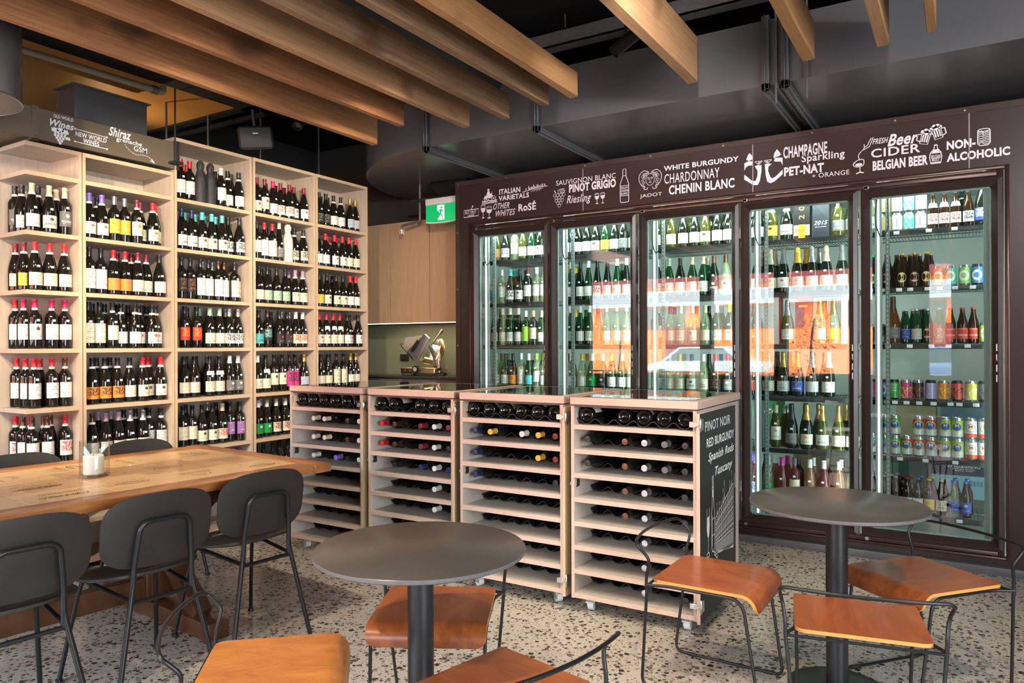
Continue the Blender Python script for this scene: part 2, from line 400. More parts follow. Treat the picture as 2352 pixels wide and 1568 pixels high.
# street beyond the shopfront
ASPH = speckle('pale_paving', (.40, .40, .39), (.50, .49, .48), 60, .9)
tag(MB().box(-45, 35, -40, -3.6, -.16, -.1).build('street_ground', ASPH), kind='structure')
ORG = mat('orange_render', (.80, .17, .035), .8); MAR = mat('maroon_fascia', (.20, .025, .022), .7); GRYW = mat('pale_grey_sign', (.36, .36, .37), .7)
sb = thing('street_shop_building', 'orange rendered shop building across the street, seen reflected in the fridge doors', 'building', (-8, -18, 0))
MB().box(-20, 22, -8, 0, 0, 5.2).build('wall', ORG, sb)
MB().box(-20, 22, 0, .15, 3.75, 5.0).build('fascia', MAR, sb)
MB().box(-16, 16, 0, .3, 2.95, 3.55).build('sign_band', GRYW, sb)
for x in (-14, -9.5, -5, -.5, 4, 8.5, 13): MB().box(x, x + 3.6, 0, .06, 2.05, 2.85).build('window', mat('street_glass', (.10, .07, .055), .2), sb)
for x in (-11.2, -2.2, 6.6): MB().box(x, x + 1.4, 0, .08, 0, 2.1).build('door', MAR, sb)
def car(x, y, colr, lab):
    t = thing('parked_car', lab, 'car', (x, y, -.1))
    P = [(-2.1, .35), (-2.1, .75), (-1.4, .92), (-.75, 1.42), (.85, 1.45), (1.5, .98), (2.1, .88), (2.15, .35)]
    MB().prism(P, -.85, .85, lambda a, b, d: (a, d, b)).build('body', mat('car_' + lab[:5], colr, .25, .2, coat=.6), t, bevel=.06)
    MB().prism([(-1.2, .95), (-.68, 1.36), (.78, 1.38), (1.25, .98)], -.87, .87, lambda a, b, d: (a, d, b)).build('window', mat('car_glass', (.03, .04, .05), .05), t)
    for s in (-1.35, 1.35): MB().cyl((s, -.88, .33), (s, .88, .33), .33, 20).build('wheel', RUB, t)
car(-7.5, -14.6, (.7, .7, .68), 'white hatchback parked across the street, seen as a reflection')
car(-.2, -14.8, (.07, .12, .25), 'dark blue hatchback parked across the street, seen as a reflection')
tr = thing('street_tree', 'slim olive tree on the pavement, seen reflected in the fourth fridge door', 'tree', (-2.45, -4.6, -.1))
MB().tube(spline([(0, 0, 0), (.05, .02, .7), (-.03, 0, 1.4), (.04, 0, 2.0)]), .022, 8).build('trunk', mat('bark', (.13, .09, .06), .9), tr)
lf = MB(); rr = random.Random(3)
for i in range(620):
    a, b = rr.uniform(0, 2 * PI), rr.uniform(.9, 2.15); q = .42 * math.sqrt(rr.random()) * (1.15 - abs(b - 1.5) * .6); p = Vector((q * math.cos(a), q * math.sin(a), b))
    u = Vector((rr.uniform(-1, 1), rr.uniform(-1, 1), rr.uniform(-.3, 1))).normalized(); v = u.cross(Vector((rr.uniform(-1, 1), rr.uniform(-1, 1), .2))).normalized()
    lf.quad(p - u * .04, p + v * .009, p + u * .04, p - v * .009)
lf.build('foliage', mat('olive_leaf', (.16, .19, .07), .7), tr, fix=False)
dup(tr, (-6.55, -4.7, -.1), (0, 0, 2.), 'slim olive tree on the pavement, seen reflected in the second fridge door')

# ------------------------------------------------------------------ overhead: rafters, bulkhead, ducts, pipes
def rafter(i, x, y1, h, wd, lab, tilt=0.):
    rr = random.Random(i); mb = MB(); z0 = 2.895; n = 14
    ys = [-2.6 + (y1 + 2.6) * k / n for k in range(n + 1)]; rings = []
    for k, y in enumerate(ys):
        j = lambda: rr.uniform(-.0022, .0022)
        rings.append([mb.bm.verts.new(p) for p in ((x - wd / 2 + j(), y, z0 + j()), (x + wd / 2 + j(), y, z0 + j()), (x + wd / 2 + j(), y, z0 + h), (x - wd / 2 + j(), y, z0 + h))])
    for a, b in zip(rings, rings[1:]):
        for q in range(4): mb.bm.faces.new((a[q], a[(q + 1) % 4], b[(q + 1) % 4], b[q]))
    mb.bm.faces.new(rings[0]); mb.bm.faces.new(rings[-1][::-1])
    o = mb.build('timber_rafter', RAFT[(0, 1, 2, 3, 3, 4, 2, 4, 2, 4)[i]], bevel=.003, seg=1)
    return tag(o, lab, 'rafter', 'rough timber rafters under the ceiling')
for i, (x, y1, h, wd, lab) in enumerate((
    (-3.71, 4.10, .20, .05, 'rough timber rafter nearest the bookcases, ending above the last bookcases'),
    (-3.245, 3.85, .20, .05, 'reddish timber rafter second from the bookcases'),
    (-2.88, 4.10, .21, .055, 'knotty timber rafter third from the bookcases, lit end above the exit sign'),
    (-2.55, 4.09, .16, .05, 'weathered dark timber rafter fourth from the bookcases'),
    (-2.205, 4.0, .145, .05, 'grey brown timber rafter fifth from the bookcases'),
    (-1.985, 3.96, .15, .05, 'orange timber rafter with a bright spotlit end, sixth from the bookcases'),
    (-1.30, 4.10, .26, .06, 'deep timber rafter standing alone beside the black spotlight'),
    (-.675, 4.10, .20, .06, 'pale timber rafter below the bulkhead seam with hanger rods'),
    (-.325, 4.10, .24, .055, 'short looking timber rafter second from the fridge end'),
    (-.112, 4.04, .20, .04, 'narrow timber rafter nearest the fridge end'))): rafter(i, x, y1, h, wd, lab)
# rounded bulkhead over the cool room
bk = thing('ceiling_bulkhead', 'long black metal bulkhead with a rounded end above the fridge signs', 'bulkhead', (-1.5, 5.8, 2.93))
out = [(3.4, 4.46)] + [(-3.515 + 1.42 * math.cos(R(a)), 5.88 + 1.42 * math.sin(R(a))) for a in range(270, 89, -6)] + [(3.4, 7.3)]
L = lambda a, b, d: (a + 1.5, b - 5.8, d)
MB().prism(out, 0, .385, L).build('body', BLK, bk, sharp=50)
for x, wide in ((-3.50, .02), (-2.52, .02), (-.97, .02), (-.86, .02)):
    f = MB(); X = x + 1.5
    f.box(X - .022, X + .022, -1.375, -1.34, -.035, .40).box(X - .022, X + .022, -1.375, 1.4, -.035, .002)
    f.box(X - .004, X + .004, -1.39, -1.34, -.05, .40).box(X - .004, X + .004, -1.39, 1.4, -.05, .002)
    f.build('flange', BLK, bk, bevel=.003, seg=1)
f = MB()
for k in range(26): f.box(.60, .64, -1.3 + .04 * k, -1.275 + .04 * k, -.02, -.012)
f.box(.595, .601, -1.33, -.2, -.028, 0).box(.639, .645, -1.33, -.2, -.028, 0).build('cable_tray', BLK, bk)
for x in (-.91, -.74): tag(MB().cyl((x, 4.43, 2.80), (x, 4.43, 3.62), .007, 8).build('hanger_rod', BLK), 'thin black hanger rod in front of the bulkhead seam ' + ('beside the flanges' if x < -.8 else 'just past the cable tray'), 'rod')
st = thing('steel_channel', 'galvanised steel channel running along the dark ceiling above the bulkhead', 'channel', (-1, 4.36, 3.46))
GALV = speckle('galvanised', (.16, .16, .17), (.24, .24, .25), 90, .4, .5, .6)
MB().box(-2.4, 3.5, -.05, .05, .035, .045).box(-2.4, 3.5, -.05, -.04, -.06, .045).box(-2.4, 3.5, -.05, .05, -.06, -.05).build('web', GALV, st)
for x in (-1.25, -.3, .75, 1.9): MB().cyl((x, 0, .04), (x, 0, .17), .006, 8).build('hanger', BLK, st)
tag(MB().tube([(-2.87, -1.5, 3.30), (-2.87, 4.9, 3.30)], .055, 20).build('conduit_pipe', mat('teal_grey_pipe', (.045, .055, .058), .35)), 'wide dark grey pipe running between the timber rafters', 'pipe')
for x, zz in ((-3.4, 3.40), (-1.75, 3.42), (-.5, 3.45)):
    tag(MB().tube([(x, -2, zz), (x, 4.2, zz)], .018, 10).build('conduit_pipe', BLK), {-3.4: 'thin black conduit above the second rafter', -1.75: 'thin black conduit beside the orange rafter', -.5: 'thin black conduit above the fridge end rafters'}[x], 'pipe')
# big round ended duct at the upper corner near the camera
rd = thing('round_ended_duct', 'dark duct with a rounded end hanging before the painted sign duct', 'duct', (-4.32, 1.62, 2.66))
pl = [(-.9, -1.6), (.5, -1.6)] + [(.5 * math.cos(R(a)), .55 * math.sin(R(a))) for a in range(0, 181, 9)] + [(-.9, 0)]
MB().prism([(.31, -1.6)] + [(.31 * math.cos(R(a)), .33 * math.sin(R(a))) for a in range(0, 181, 9)] + [(-.31, -1.6)], 0, .42, lambda a, b, d: (a, b, d)).build('body', BLK, rd, sharp=50)
MB().tube([(.31 * math.cos(R(a)), .33 * math.sin(R(a)), .002) for a in range(0, 181, 6)], .005, 6).build('seam', STEEL, rd)
# painted sign duct on top of the first two bookcases
sd = thing('sign_duct', 'khaki metal duct painted with wine names above the first bookcases', 'duct', (-4.70, 2.2, 2.645))
MB().box(-.36, 0, -1.6, .922, 0, .19).build('body', DUCT, sd, bevel=.004, seg=1)
MB().box(.0, .008, .0, .038, -.005, .195).box(-.36, .008, .0, .038, -.008, 0).build('flange', DUCT, sd)
f = MB()
for y in (.918, .935, .95): f.box(.001, .014 if y > .92 else .006, y, y + .006, -.004, .20)
f.build('end_flange', STEEL, sd)
for y in (.012, .026):
    for z in (.012, .178): MB().cyl((.006, y, z), (.013, y, z), .006, 8).build('bolt', STEEL, sd)
MB().cyl((.035, .91, .03), (.035, .91, .60), .006, 8).build('hanger_rod', RUB, sd)
MB().box(.001, .07, .88, .95, .03, .045).build('bracket', RUB, sd)
MB().box(.0, .07, .885, .935, .56, .62).build('rod_clamp', RUB, sd)
lt = MB()
for s, y, z, wd, h, stl in DUCTTEXT: add_text(lt, s, stl, lambda a, b, y=y, z=z, wd=wd, h=h: (.0022, y - 2.2 + a * wd, z - 2.645 + b * h))
q = lambda a, b: (.0022, a - 2.2, b - 2.645)
for a, b in (((2.451, 2.7605), (2.65, 2.7535)), ((2.45, 2.681), (2.651, 2.6785))):
    stroke(lt, (a, b), .004, q); blob(lt, circ(*a, .006), q); blob(lt, circ(*b, .006), q)
sw = spline([(2.768, 2.736, 0), (2.80, 2.705, 0), (2.845, 2.687, 0), (2.89, 2.693, 0), (2.93, 2.690, 0), (2.968, 2.668, 0)], 8)
for i in range(0, len(sw) - 2, 3): stroke(lt, [(p.x, p.y) for p in sw[i:i + 3]], .0035, q)
blob(lt, [(2.955, 2.684), (2.983, 2.653), (2.962, 2.657)], q); stroke(lt, [(2.945, 2.668), (2.983, 2.653)], .003, q)
def grapes(mb, x, z, s, q, lw, rows=(4, 4, 3, 2, 1), solid=False):
    for i, n in enumerate(rows):
        for k in range(n):
            c = (x + (k - (n - 1) / 2) * .24 * s, z - i * .19 * s)
            if solid: blob(mb, circ(*c, .105 * s, 10), q)
            else: stroke(mb, circ(*c, .11 * s, 12), lw, q, True)
def leaf(mb, x, z, s, q, lw, solid=False):
    P = [(x + s * a, z + s * b) for a, b in ((-.5, 0), (-.42, .26), (-.55, .42), (-.2, .40), (-.12, .62), (.08, .45), (.36, .6), (.38, .3), (.58, .2), (.42, -.02), (.2, -.16), (.02, -.02), (-.2, -.14))]
    if solid: blob(mb, P, q)
    else: stroke(mb, P, lw, q, True); stroke(mb, [(x - .2 * s, z + .1 * s), (x + .1 * s, z + .2 * s), (x + .25 * s, z + .4 * s)], lw * .7, q)
leaf(lt, 2.332, 2.717, .042, q, .003, True); leaf(lt, 2.392, 2.714, .042, q, .003, True); leaf(lt, 2.362, 2.722, .04, q, .003, True); leaf(lt, 2.408, 2.680, .03, q, .003, True)
grapes(lt, 2.362, 2.708, .078, q, .003, (4, 4, 3, 2, 1), True)
lt.build('lettering', WHT, sd, fix=False)
# bronze ceiling panel, black box, sprinkler pipe, loudspeaker, rods
BRONZ = speckle('bronze_ceiling_panel', (.40, .20, .055), (.46, .24, .07), 120, .35, .5)
cp = thing('ceiling_panel', 'bronze lit ceiling panel with a black edge above the painted sign duct', 'panel', (-4.8, 2.4, 3.20))
light('panel_uplight', 'SPOT', (-5.5, 3.1, 2.68), (-5.15, 3.25, 3.2), 16, (1, .72, .38), spot_size=R(120), spot_blend=.8, shadow_soft_size=.03)
MB().box(-1.45, .19, -1.8, 1.20, 0, .02).build('face', BRONZ, cp)
MB().box(.19, .40, -1.8, 1.26, -.02, .2).box(-1.45, .40, 1.20, 1.26, -.02, .2).box(-1.45, .3, 1.33, 1.36, -.05, -.02).build('edge_trim', VOID, cp)
tag(MB().box(-5.08, -4.85, 2.53, 3.02, 2.84, 3.09).box(-5.08, -4.83, 2.51, 3.04, 3.09, 3.10).build('junction_box', BLK, bevel=.004), 'plain black metal box standing behind the painted sign duct', 'box')
sp = thing('sprinkler_pipe', 'grey sprinkler pipe with elbows above the painted sign duct', 'pipe', (-4.57, 2.1, 3.10))
PIPE = speckle('pipe_paint', (.17, .14, .10), (.21, .175, .13), 200, .4, .5)
MB().tube(fillet([(-.05, -.16, -.13), (-.05, -.16, .0), (.0, .0, 0), (.03, .80, 0), (.03, .84, 0), (.03, .84, .05)], .03), .021, 14).build('run', PIPE, sp)
for p0, p1 in (((-.02, -.06, 0), (-.002, -.005, 0)), ((.03, .76, 0), (.03, .80, 0))): MB().cyl(p0, p1, .027, 14).build('collar', BLK, sp)
MB().cyl((.03, .84, .03), (.03, .84, .08), .008, 10).cyl((.03, .84, .085), (.03, .84, .09), .028, 14).build('sprinkler_head', CHR, sp)
lsp = thing('loudspeaker', 'black wall loudspeaker hanging in the dark above the middle tall bookcase', 'speaker', (-4.50, 3.66, 2.965), 0)
lsp.rotation_euler = (R(14), R(-6), R(50))
MB().box(-.125, .125, -.06, .08, -.085, .085).build('cabinet', RUB, lsp, bevel=.035, seg=5)
MB().box(-.11, .11, -.066, -.058, -.072, .072).build('grille', speckle('speaker_grille', (.012, .012, .013), (.03, .03, .03), 900, .6), lsp, bevel=.015)
MB().box(-.018, .018, -.069, -.064, .028, .033).build('badge', STEEL, lsp)
MB().cyl((0, .02, .08), (0, .02, .205), .012, 8).build('bracket', RUB, lsp)
for y in (3.25, 3.6, 4.1, 4.75): tag(MB().cyl((-4.98, y, 2.88), (-4.98, y, 3.62), .008, 8).build('hanger_rod', BLK), 'thin black rod rising from the tall bookcases, ' + {3.25: 'nearest the sign duct', 3.6: 'beside the loudspeaker', 4.1: 'above the middle bookcase', 4.75: 'above the last bookcase'}[y], 'rod')
def spot(loc, tgt, lab, lit=False):
    d = (Vector(tgt) - Vector(loc)).normalized(); t = thing('ceiling_spotlight', lab, 'spotlight', loc); q_ = d.to_track_quat('-Z', 'Y').to_matrix().to_4x4()
    m = MB().lathe([(0, .09), (.036, .09), (.038, .085), (.038, -.09), (.033, -.09), (.031, -.06), (0, -.06)], 22, q_).build('can', RUB, t)
    MB().lathe([(0, -.062), (.029, -.062)], 22, q_).build('lens', mat('lamp_on', (1, .84, .6), .4, emit=25) if lit else mat('lamp_off', (.10, .06, .045), .15), t)
    MB().cyl((0, 0, .05), (0, 0, .40), .008, 8).build('stem', RUB, t)
spot((-1.66, 3.98, 3.165), (-2.2, 3.6, 2.6), 'black tube spotlight hanging beside the deep lone rafter')
spot((-4.39, 4.0, 3.165), (-4.2, 3.5, 2.6), 'black tube spotlight behind the nearest rafter above the bookcases')
spot((-3.62, 4.28, 3.26), (-3.3, 3.6, 2.6), 'switched on spotlight shining between two rafter ends', True)

# ------------------------------------------------------------------ bookcases of wine
SHZ_ = [2.45, 2.095, 1.742, 1.39, 1.03, .67, .315]
UNITS = {1: (2.167, 2.492, 2.622, 'corner bookcase'), 2: (2.498, 3.122, 2.622, 'second bookcase'), 3: (3.128, 3.785, 2.873, 'first tall bookcase'), 4: (3.800, 4.442, 2.876, 'middle tall bookcase'), 5: (4.452, 5.088, 2.877, 'last tall bookcase')}
ULAB = {1: 'pale wooden corner bookcase of red wine with one open end', 2: 'pale wooden bookcase of red wine under the painted duct, beside the corner one', 3: 'tall pale bookcase of wine nearest the painted duct', 4: 'tall pale bookcase of wine in the middle of the three tall ones', 5: 'tall pale bookcase of wine beside the kitchen cupboards'}
XF, XB = -4.70, -5.055
for u, (y0, y1, zt, nm) in UNITS.items():
    t = thing('bookcase', ULAB[u], 'bookcase', (XF, (y0 + y1) / 2, 0), group='wooden wine bookcases along the wall'); c0 = (y0 + y1) / 2
    def part(name, a, b, z0, z1, xa=XB, xb=XF, m=LAM):
        p = MB().box(xa - XF, xb - XF - .0015, a - c0, b - c0, z0, z1).build(name, m, t)
        return p
    def edge(p, a, b, z0, z1): MB().box(-.0015, .0, a - c0, b - c0, z0, z1).build('edge_band', EDGE, p)
    if u > 1: edge(part('side_panel', y0, y0 + .018, 0, zt), y0, y0 + .018, 0, zt)
    edge(part('side_panel', y1 - .018, y1, 0, zt), y1 - .018, y1, 0, zt)
    a, b = (y0 + .018 if u > 1 else y0), y1 - .018
    part('back_panel', a, b, 0, zt - .026, XB, XB + .016)
    p = part('top_panel', a, b, zt - .025, zt); edge(p, a, b, zt - .025, zt)
    for z in SHZ_ + [.06]: p = part('shelf', a, b, z - .026, z, XB + .016); edge(p, a, b, z - .026, z)
    for y in (a + .0, b): pass

# ------------------------------------------------------------------ display fridge (front of the cool room)
fr = thing('display_fridge', 'long dark bronze drinks fridge with five glass doors and painted signs above', 'fridge', (-1.7, 5.29, 0))
FX, FY = 1.7, -5.29
def fb(*a): return (a[0] + FX, a[1] + FX, a[2] + FY, a[3] + FY, a[4], a[5])
XL, XR = -3.83, 1.6
sur = MB().box(*fb(XL, XR, 5.29, 5.34, 2.475, 2.85)).box(*fb(XL, -3.69, 5.29, 5.34, .06, 2.475)).box(*fb(.255, XR, 5.29, 5.34, .06, 2.475)).box(*fb(-3.69, .255, 5.29, 5.34, .06, .095)).build('surround', SIGNBR, fr)
MB().box(*fb(XL - .004, XR, 5.282, 5.34, 2.815, 2.855)).box(*fb(XL - .004, XL + .045, 5.284, 5.34, .06, 2.815)).build('corner_trim', BRZ, sur)
sc_ = MB()
for x in (-3.8, -3.3, -2.55, -2.0, -1.45, -.85, -.35, .03): sc_.cyl((x + FX, 5.281 + FY, 2.833), (x + FX, 5.276 + FY, 2.833), .006, 8)
for z in (.4, .9, 1.4, 1.9, 2.4): sc_.cyl((XL + .02 + FX, 5.283 + FY, z), (XL + .02 + FX, 5.278 + FY, z), .006, 8)
sc_.build('screw', STEEL, sur)
sm = MB()
for x in (-2.575, -1.245, .052): sm.box(*fb(x - .003, x + .003, 5.2875, 5.2895, 2.475, 2.815))
sm.build('panel_seam', mat('seam_silver', (.35, .33, .33), .4), sur)
MB().box(*fb(XL, XR, 5.272, 5.34, 0, .05)).build('kick_strip', BLK, fr, bevel=.004)
MB().box(*fb(XL, XR, 5.283, 5.34, .05, .06)).build('kick_strip', RUB, fr)
MB().box(*fb(XL, XL + .03, 5.30, 7.3, .0, 2.84)).build('side_panel', SIGNBR, fr)
# stepped aluminium frame round all the doors
fm = MB()
for a, w_, y in ((0, .022, 5.275), (.03, .034, 5.262)):
    x0, x1, z0, z1 = -3.69 + a, .255 - a, .095 + a * .8, 2.475 - a
    fm.box(*fb(x0, x0 + w_, y, 5.33, z0, z1)).box(*fb(x1 - w_, x1, y, 5.33, z0, z1)).box(*fb(x0 + w_, x1 - w_, y, 5.33, z1 - w_, z1)).box(*fb(x0 + w_, x1 - w_, y, 5.33, z0, z0 + w_ * .8))
fm.build('door_frame', ALU, fr, bevel=.004)
DZ0, DZ1, DXS = .148, 2.405, (-3.647, -2.877, -2.099, -1.333, -.560)
DW = .752
LNG = MB()
for i, x in enumerate(DXS):
    t0, w_ = x + .009, .052
    x0, x1 = t0, t0 + DW + (.018 if i == 4 else 0)
    d = MB()
    def rail(P, Q, inn):   # mitred rail with a sloping inner face
        (ax, az), (bx_, bz) = P, Q; ix, iz = inn
        a2, b2 = (ax + ix[0], az + iz[0]), (bx_ + ix[1], bz + iz[1])
        def v(p, y): return d.bm.verts.new((p[0] + FX, y + FY, p[1]))
        m1, m2 = (ax * .55 + a2[0] * .45, az * .55 + a2[1] * .45), (bx_ * .55 + b2[0] * .45, bz * .55 + b2[1] * .45)
        r1 = [v((ax, az), 5.315), v((ax, az), 5.262), v(m1, 5.252), v(a2, 5.284), v(a2, 5.315)]; r2 = [v((bx_, bz), 5.315), v((bx_, bz), 5.262), v(m2, 5.252), v(b2, 5.284), v(b2, 5.315)]
        for k in range(4): d.bm.faces.new((r1[k], r1[k + 1], r2[k + 1], r2[k]))
    rail((x0, DZ0), (x0, DZ1), ((w_, w_), (w_, -w_))); rail((x0, DZ1), (x1, DZ1), ((w_, -w_), (-w_, -w_)))
    rail((x1, DZ1), (x1, DZ0), ((-w_, -w_), (-w_, w_))); rail((x1, DZ0), (x0, DZ0), ((-w_, w_), (w_, w_)))
    do = d.build('door', BRZ, fr, weld=True, sharp=20)
    MB().box(*fb(x0 + w_ - .004, x1 - w_ + .004, 5.288, 5.294, DZ0 + w_ - .004, DZ1 - w_ + .004)).build('glass_pane', GLASSDOOR, do)
    g_ = MB(); e_ = .010
    for (a, b, z0, z1) in ((x0 + w_, x0 + w_ + e_, DZ0 + w_, DZ1 - w_), (x1 - w_ - e_, x1 - w_, DZ0 + w_, DZ1 - w_), (x0 + w_, x1 - w_, DZ1 - w_ - e_, DZ1 - w_), (x0 + w_, x1 - w_, DZ0 + w_, DZ0 + w_ + e_)): g_.box(*fb(a, b, 5.296, 5.308, z0, z1))
    g_.build('glass_spacer', mat('spacer_grey', (.30, .36, .36), .4), do)
    pl_ = MB()
    for k, ch in enumerate('PULL'): add_text(pl_, ch, 'b', lambda a, b, k=k: (x1 - .034 + .022 * a + FX, 5.2575 + FY, 1.355 - k * .062 + .042 * b))
    pl_.build('lettering', WHT, do, fix=False)
    MB().cyl((x0 + .03 + FX, 5.255 + FY, DZ1 + .012), (x0 + .03 + FX, 5.27 + FY, DZ1 + .012), .012, 10).box(*fb(x0 + .018, x0 + .05, 5.255, 5.29, DZ1 + .004, DZ1 + .02)).build('hinge', STEEL, do)
    MB().cyl((x0 + .03 + FX, 5.255 + FY, DZ0 - .014), (x0 + .03 + FX, 5.27 + FY, DZ0 - .014), .012, 10).build('hinge', STEEL, do)
# header lettering and drawings
lt = MB(); HY = 5.2878 + FY
hq = lambda a, b: (a + FX, HY, b)
for s, x, z, wd, h, stl in HEADTEXT: add_text(lt, s, stl, lambda a, b: (x + a * wd + FX, HY, z + b * h))
W1 = .0045
stroke(lt, [(-3.745, 2.533), (-3.59, 2.537), (-3.588, 2.597), (-3.742, 2.594)], W1 * 1.4, hq, True); stroke(lt, [(-3.67, 2.596), (-3.655, 2.612), (-3.65, 2.62)], W1, hq); blob(lt, circ(-3.65, 2.624, .007), hq)
def wineglass(x, z, h, wd, fill=True):
    B = [(x - wd * .42, z + h), (x - wd * .5, z + h * .72), (x - wd * .36, z + h * .52), (x, z + h * .42), (x + wd * .36, z + h * .52), (x + wd * .5, z + h * .72), (x + wd * .42, z + h)]
    stroke(lt, B, W1 * .8, hq); stroke(lt, circ(x, z + h, wd * .42, 12, wd * .12), W1 * .6, hq, True)
    if fill: blob(lt, [(x - wd * .48, z + h * .78)] + B[1:6] + [(x + wd * .48, z + h * .78)], hq)
    stroke(lt, [(x, z + h * .44), (x, z + h * .05)], W1, hq); blob(lt, circ(x, z + h * .03, wd * .36, 12, wd * .10), hq)
wineglass(-3.539, 2.508, .115, .045); wineglass(-3.476, 2.503, .098, .055); wineglass(-2.452, 2.520, .08, .036); wineglass(-2.402, 2.520, .082, .036)
# rider on a motorcycle above waves
for cx0 in (-3.505, -3.43): stroke(lt, circ(cx0, 2.672, .021, 14), W1, hq, True); blob(lt, circ(cx0, 2.672, .008), hq)
blob(lt, [(-3.535, 2.672), (-3.52, 2.700), (-3.475, 2.702), (-3.45, 2.712), (-3.435, 2.69), (-3.462, 2.674), (-3.49, 2.680)], hq)
blob(lt, [(-3.505, 2.70), (-3.492, 2.737), (-3.472, 2.738), (-3.468, 2.716), (-3.445, 2.716), (-3.445, 2.708), (-3.475, 2.702)], hq); blob(lt, circ(-3.483, 2.749, .010), hq); stroke(lt, [(-3.452, 2.712), (-3.445, 2.732)], W1 * .7, hq)
stroke(lt, [(-3.55, 2.668 - .012), (-3.52, 2.652), (-3.48, 2.658), (-3.44, 2.650), (-3.395, 2.655)], W1 * 1.6, hq); stroke(lt, [(-3.552 + .012 * i, 2.642 + (.003 if i % 2 else -.003)) for i in range(14)], W1 * 1.4, hq); stroke(lt, [(-3.55, 2.63), (-3.39, 2.636)], W1, hq)
# vineyard skyline
stroke(lt, [(-3.143, 2.690), (-3.08, 2.698), (-3.0, 2.715), (-2.90, 2.716)], W1, hq)
for x, h in ((-3.105, .02), (-3.078, .035), (-3.068, .015), (-3.055, .022), (-3.043, .024), (-3.03, .038), (-3.018, .022), (-3.0, .03), (-2.988, .033), (-2.975, .02), (-2.96, .027), (-2.945, .03), (-2.925, .025)): blob(lt, [(x - .004, 2.70 + (x + 3.143) * .07), (x - .003, 2.70 + (x + 3.143) * .07 + h * .8), (x, 2.70 + (x + 3.143) * .07 + h), (x + .004, 2.70 + (x + 3.143) * .07 + h * .7), (x + .004, 2.70 + (x + 3.143) * .07)], hq)
for k in range(4): stroke(lt, [(-3.0 + .02 * k, 2.708), (-3.04 + .022 * k, 2.694), (-3.055 + .026 * k, 2.682)], W1 * .7, hq)
# grapes, bottle outline
leaf(lt, -2.775, 2.645, .055, hq, W1 * .7); stroke(lt, [(-2.835, 2.668), (-2.82, 2.645)], W1 * 1.4, hq); grapes(lt, -2.79, 2.628, .115, hq, W1 * .6, (4, 3, 3, 2, 1)); leaf(lt, -2.76, 2.65, .045, hq, W1 * .6)
def bottle_line(x, z, wd, h):
    P = [(x - wd / 2, z + .01), (x - wd / 2, z + h * .55), (x - wd * .34, z + h * .68), (x - wd * .2, z + h * .77), (x - wd * .17, z + h), (x + wd * .17, z + h), (x + wd * .2, z + h * .77), (x + wd * .34, z + h * .68), (x + wd / 2, z + h * .55), (x + wd / 2, z + .01), (x + wd * .4, z), (x - wd * .4, z)]
    stroke(lt, P, W1 * 1.1, hq, True)
    for f_ in (.5, .2): stroke(lt, [(x - wd / 2, z + h * f_), (x + wd / 2, z + h * f_)], W1 * .8, hq)
    stroke(lt, [(x - wd * .2, z + h * .8), (x + wd * .2, z + h * .8)], W1 * .8, hq)
bottle_line(-2.218, 2.508, .07, .258)
for k, s in enumerate(('SAUV', 'SAUVIGNON', 'BLANC')): add_text(lt, s, 'b', lambda a, b, k=k: (-2.247 + .058 * a + FX, HY, 2.612 - k * .022 + .017 * b))
# medallion face
fx, fz = -2.008, 2.668
stroke(lt, circ(fx, fz - .008, .034, 18, .045), W1 * .7, hq, True)
for s in (-1, 1):
    stroke(lt, [(fx + s * .006, fz + .004), (fx + s * .012, fz + .009), (fx + s * .024, fz + .006)], W1 * .7, hq); stroke(lt, circ(fx + s * .014, fz - .002, .005, 8, .003), W1 * .5, hq, True)
    for k in range(7): stroke(lt, circ(fx + s * (.05 + .012 * (k % 2)), fz + .035 - k * .016, .009, 9), W1 * .5, hq, True)
    stroke(lt, spline([(fx + s * .01, fz + .05, 0), (fx + s * .05, fz + .062, 0), (fx + s * .085, fz + .035, 0), (fx + s * .088, fz - .01, 0), (fx + s * .07, fz - .045, 0), (fx + s * .045, fz - .062, 0), (fx + s * .05, fz - .078, 0), (fx + s * .025, fz - .08, 0), (fx + s * .02, fz - .066, 0)], 5), W1 * .9, hq) if False else stroke(lt, [(p.x, p.y) for p in spline([(fx + s * .01, fz + .05, 0), (fx + s * .05, fz + .062, 0), (fx + s * .085, fz + .035, 0), (fx + s * .088, fz - .01, 0), (fx + s * .07, fz - .045, 0), (fx + s * .045, fz - .062, 0), (fx + s * .05, fz - .078, 0), (fx + s * .025, fz - .08, 0), (fx + s * .02, fz - .066, 0)], 5)], W1 * .9, hq)
    for k in range(4): stroke(lt, [(fx + s * (.004 + .008 * k), fz + .036 + .002 * k), (fx + s * (.02 + .010 * k), fz + .050 - .004 * k), (fx + s * (.034 + .006 * k), fz + .02 - .005 * k)], W1 * .6, hq)
stroke(lt, [(fx, fz + .004), (fx - .004, fz - .018), (fx + .004, fz - .019)], W1 * .6, hq); stroke(lt, [(fx - .011, fz - .031), (fx, fz - .028), (fx + .011, fz - .031)], W1, hq)
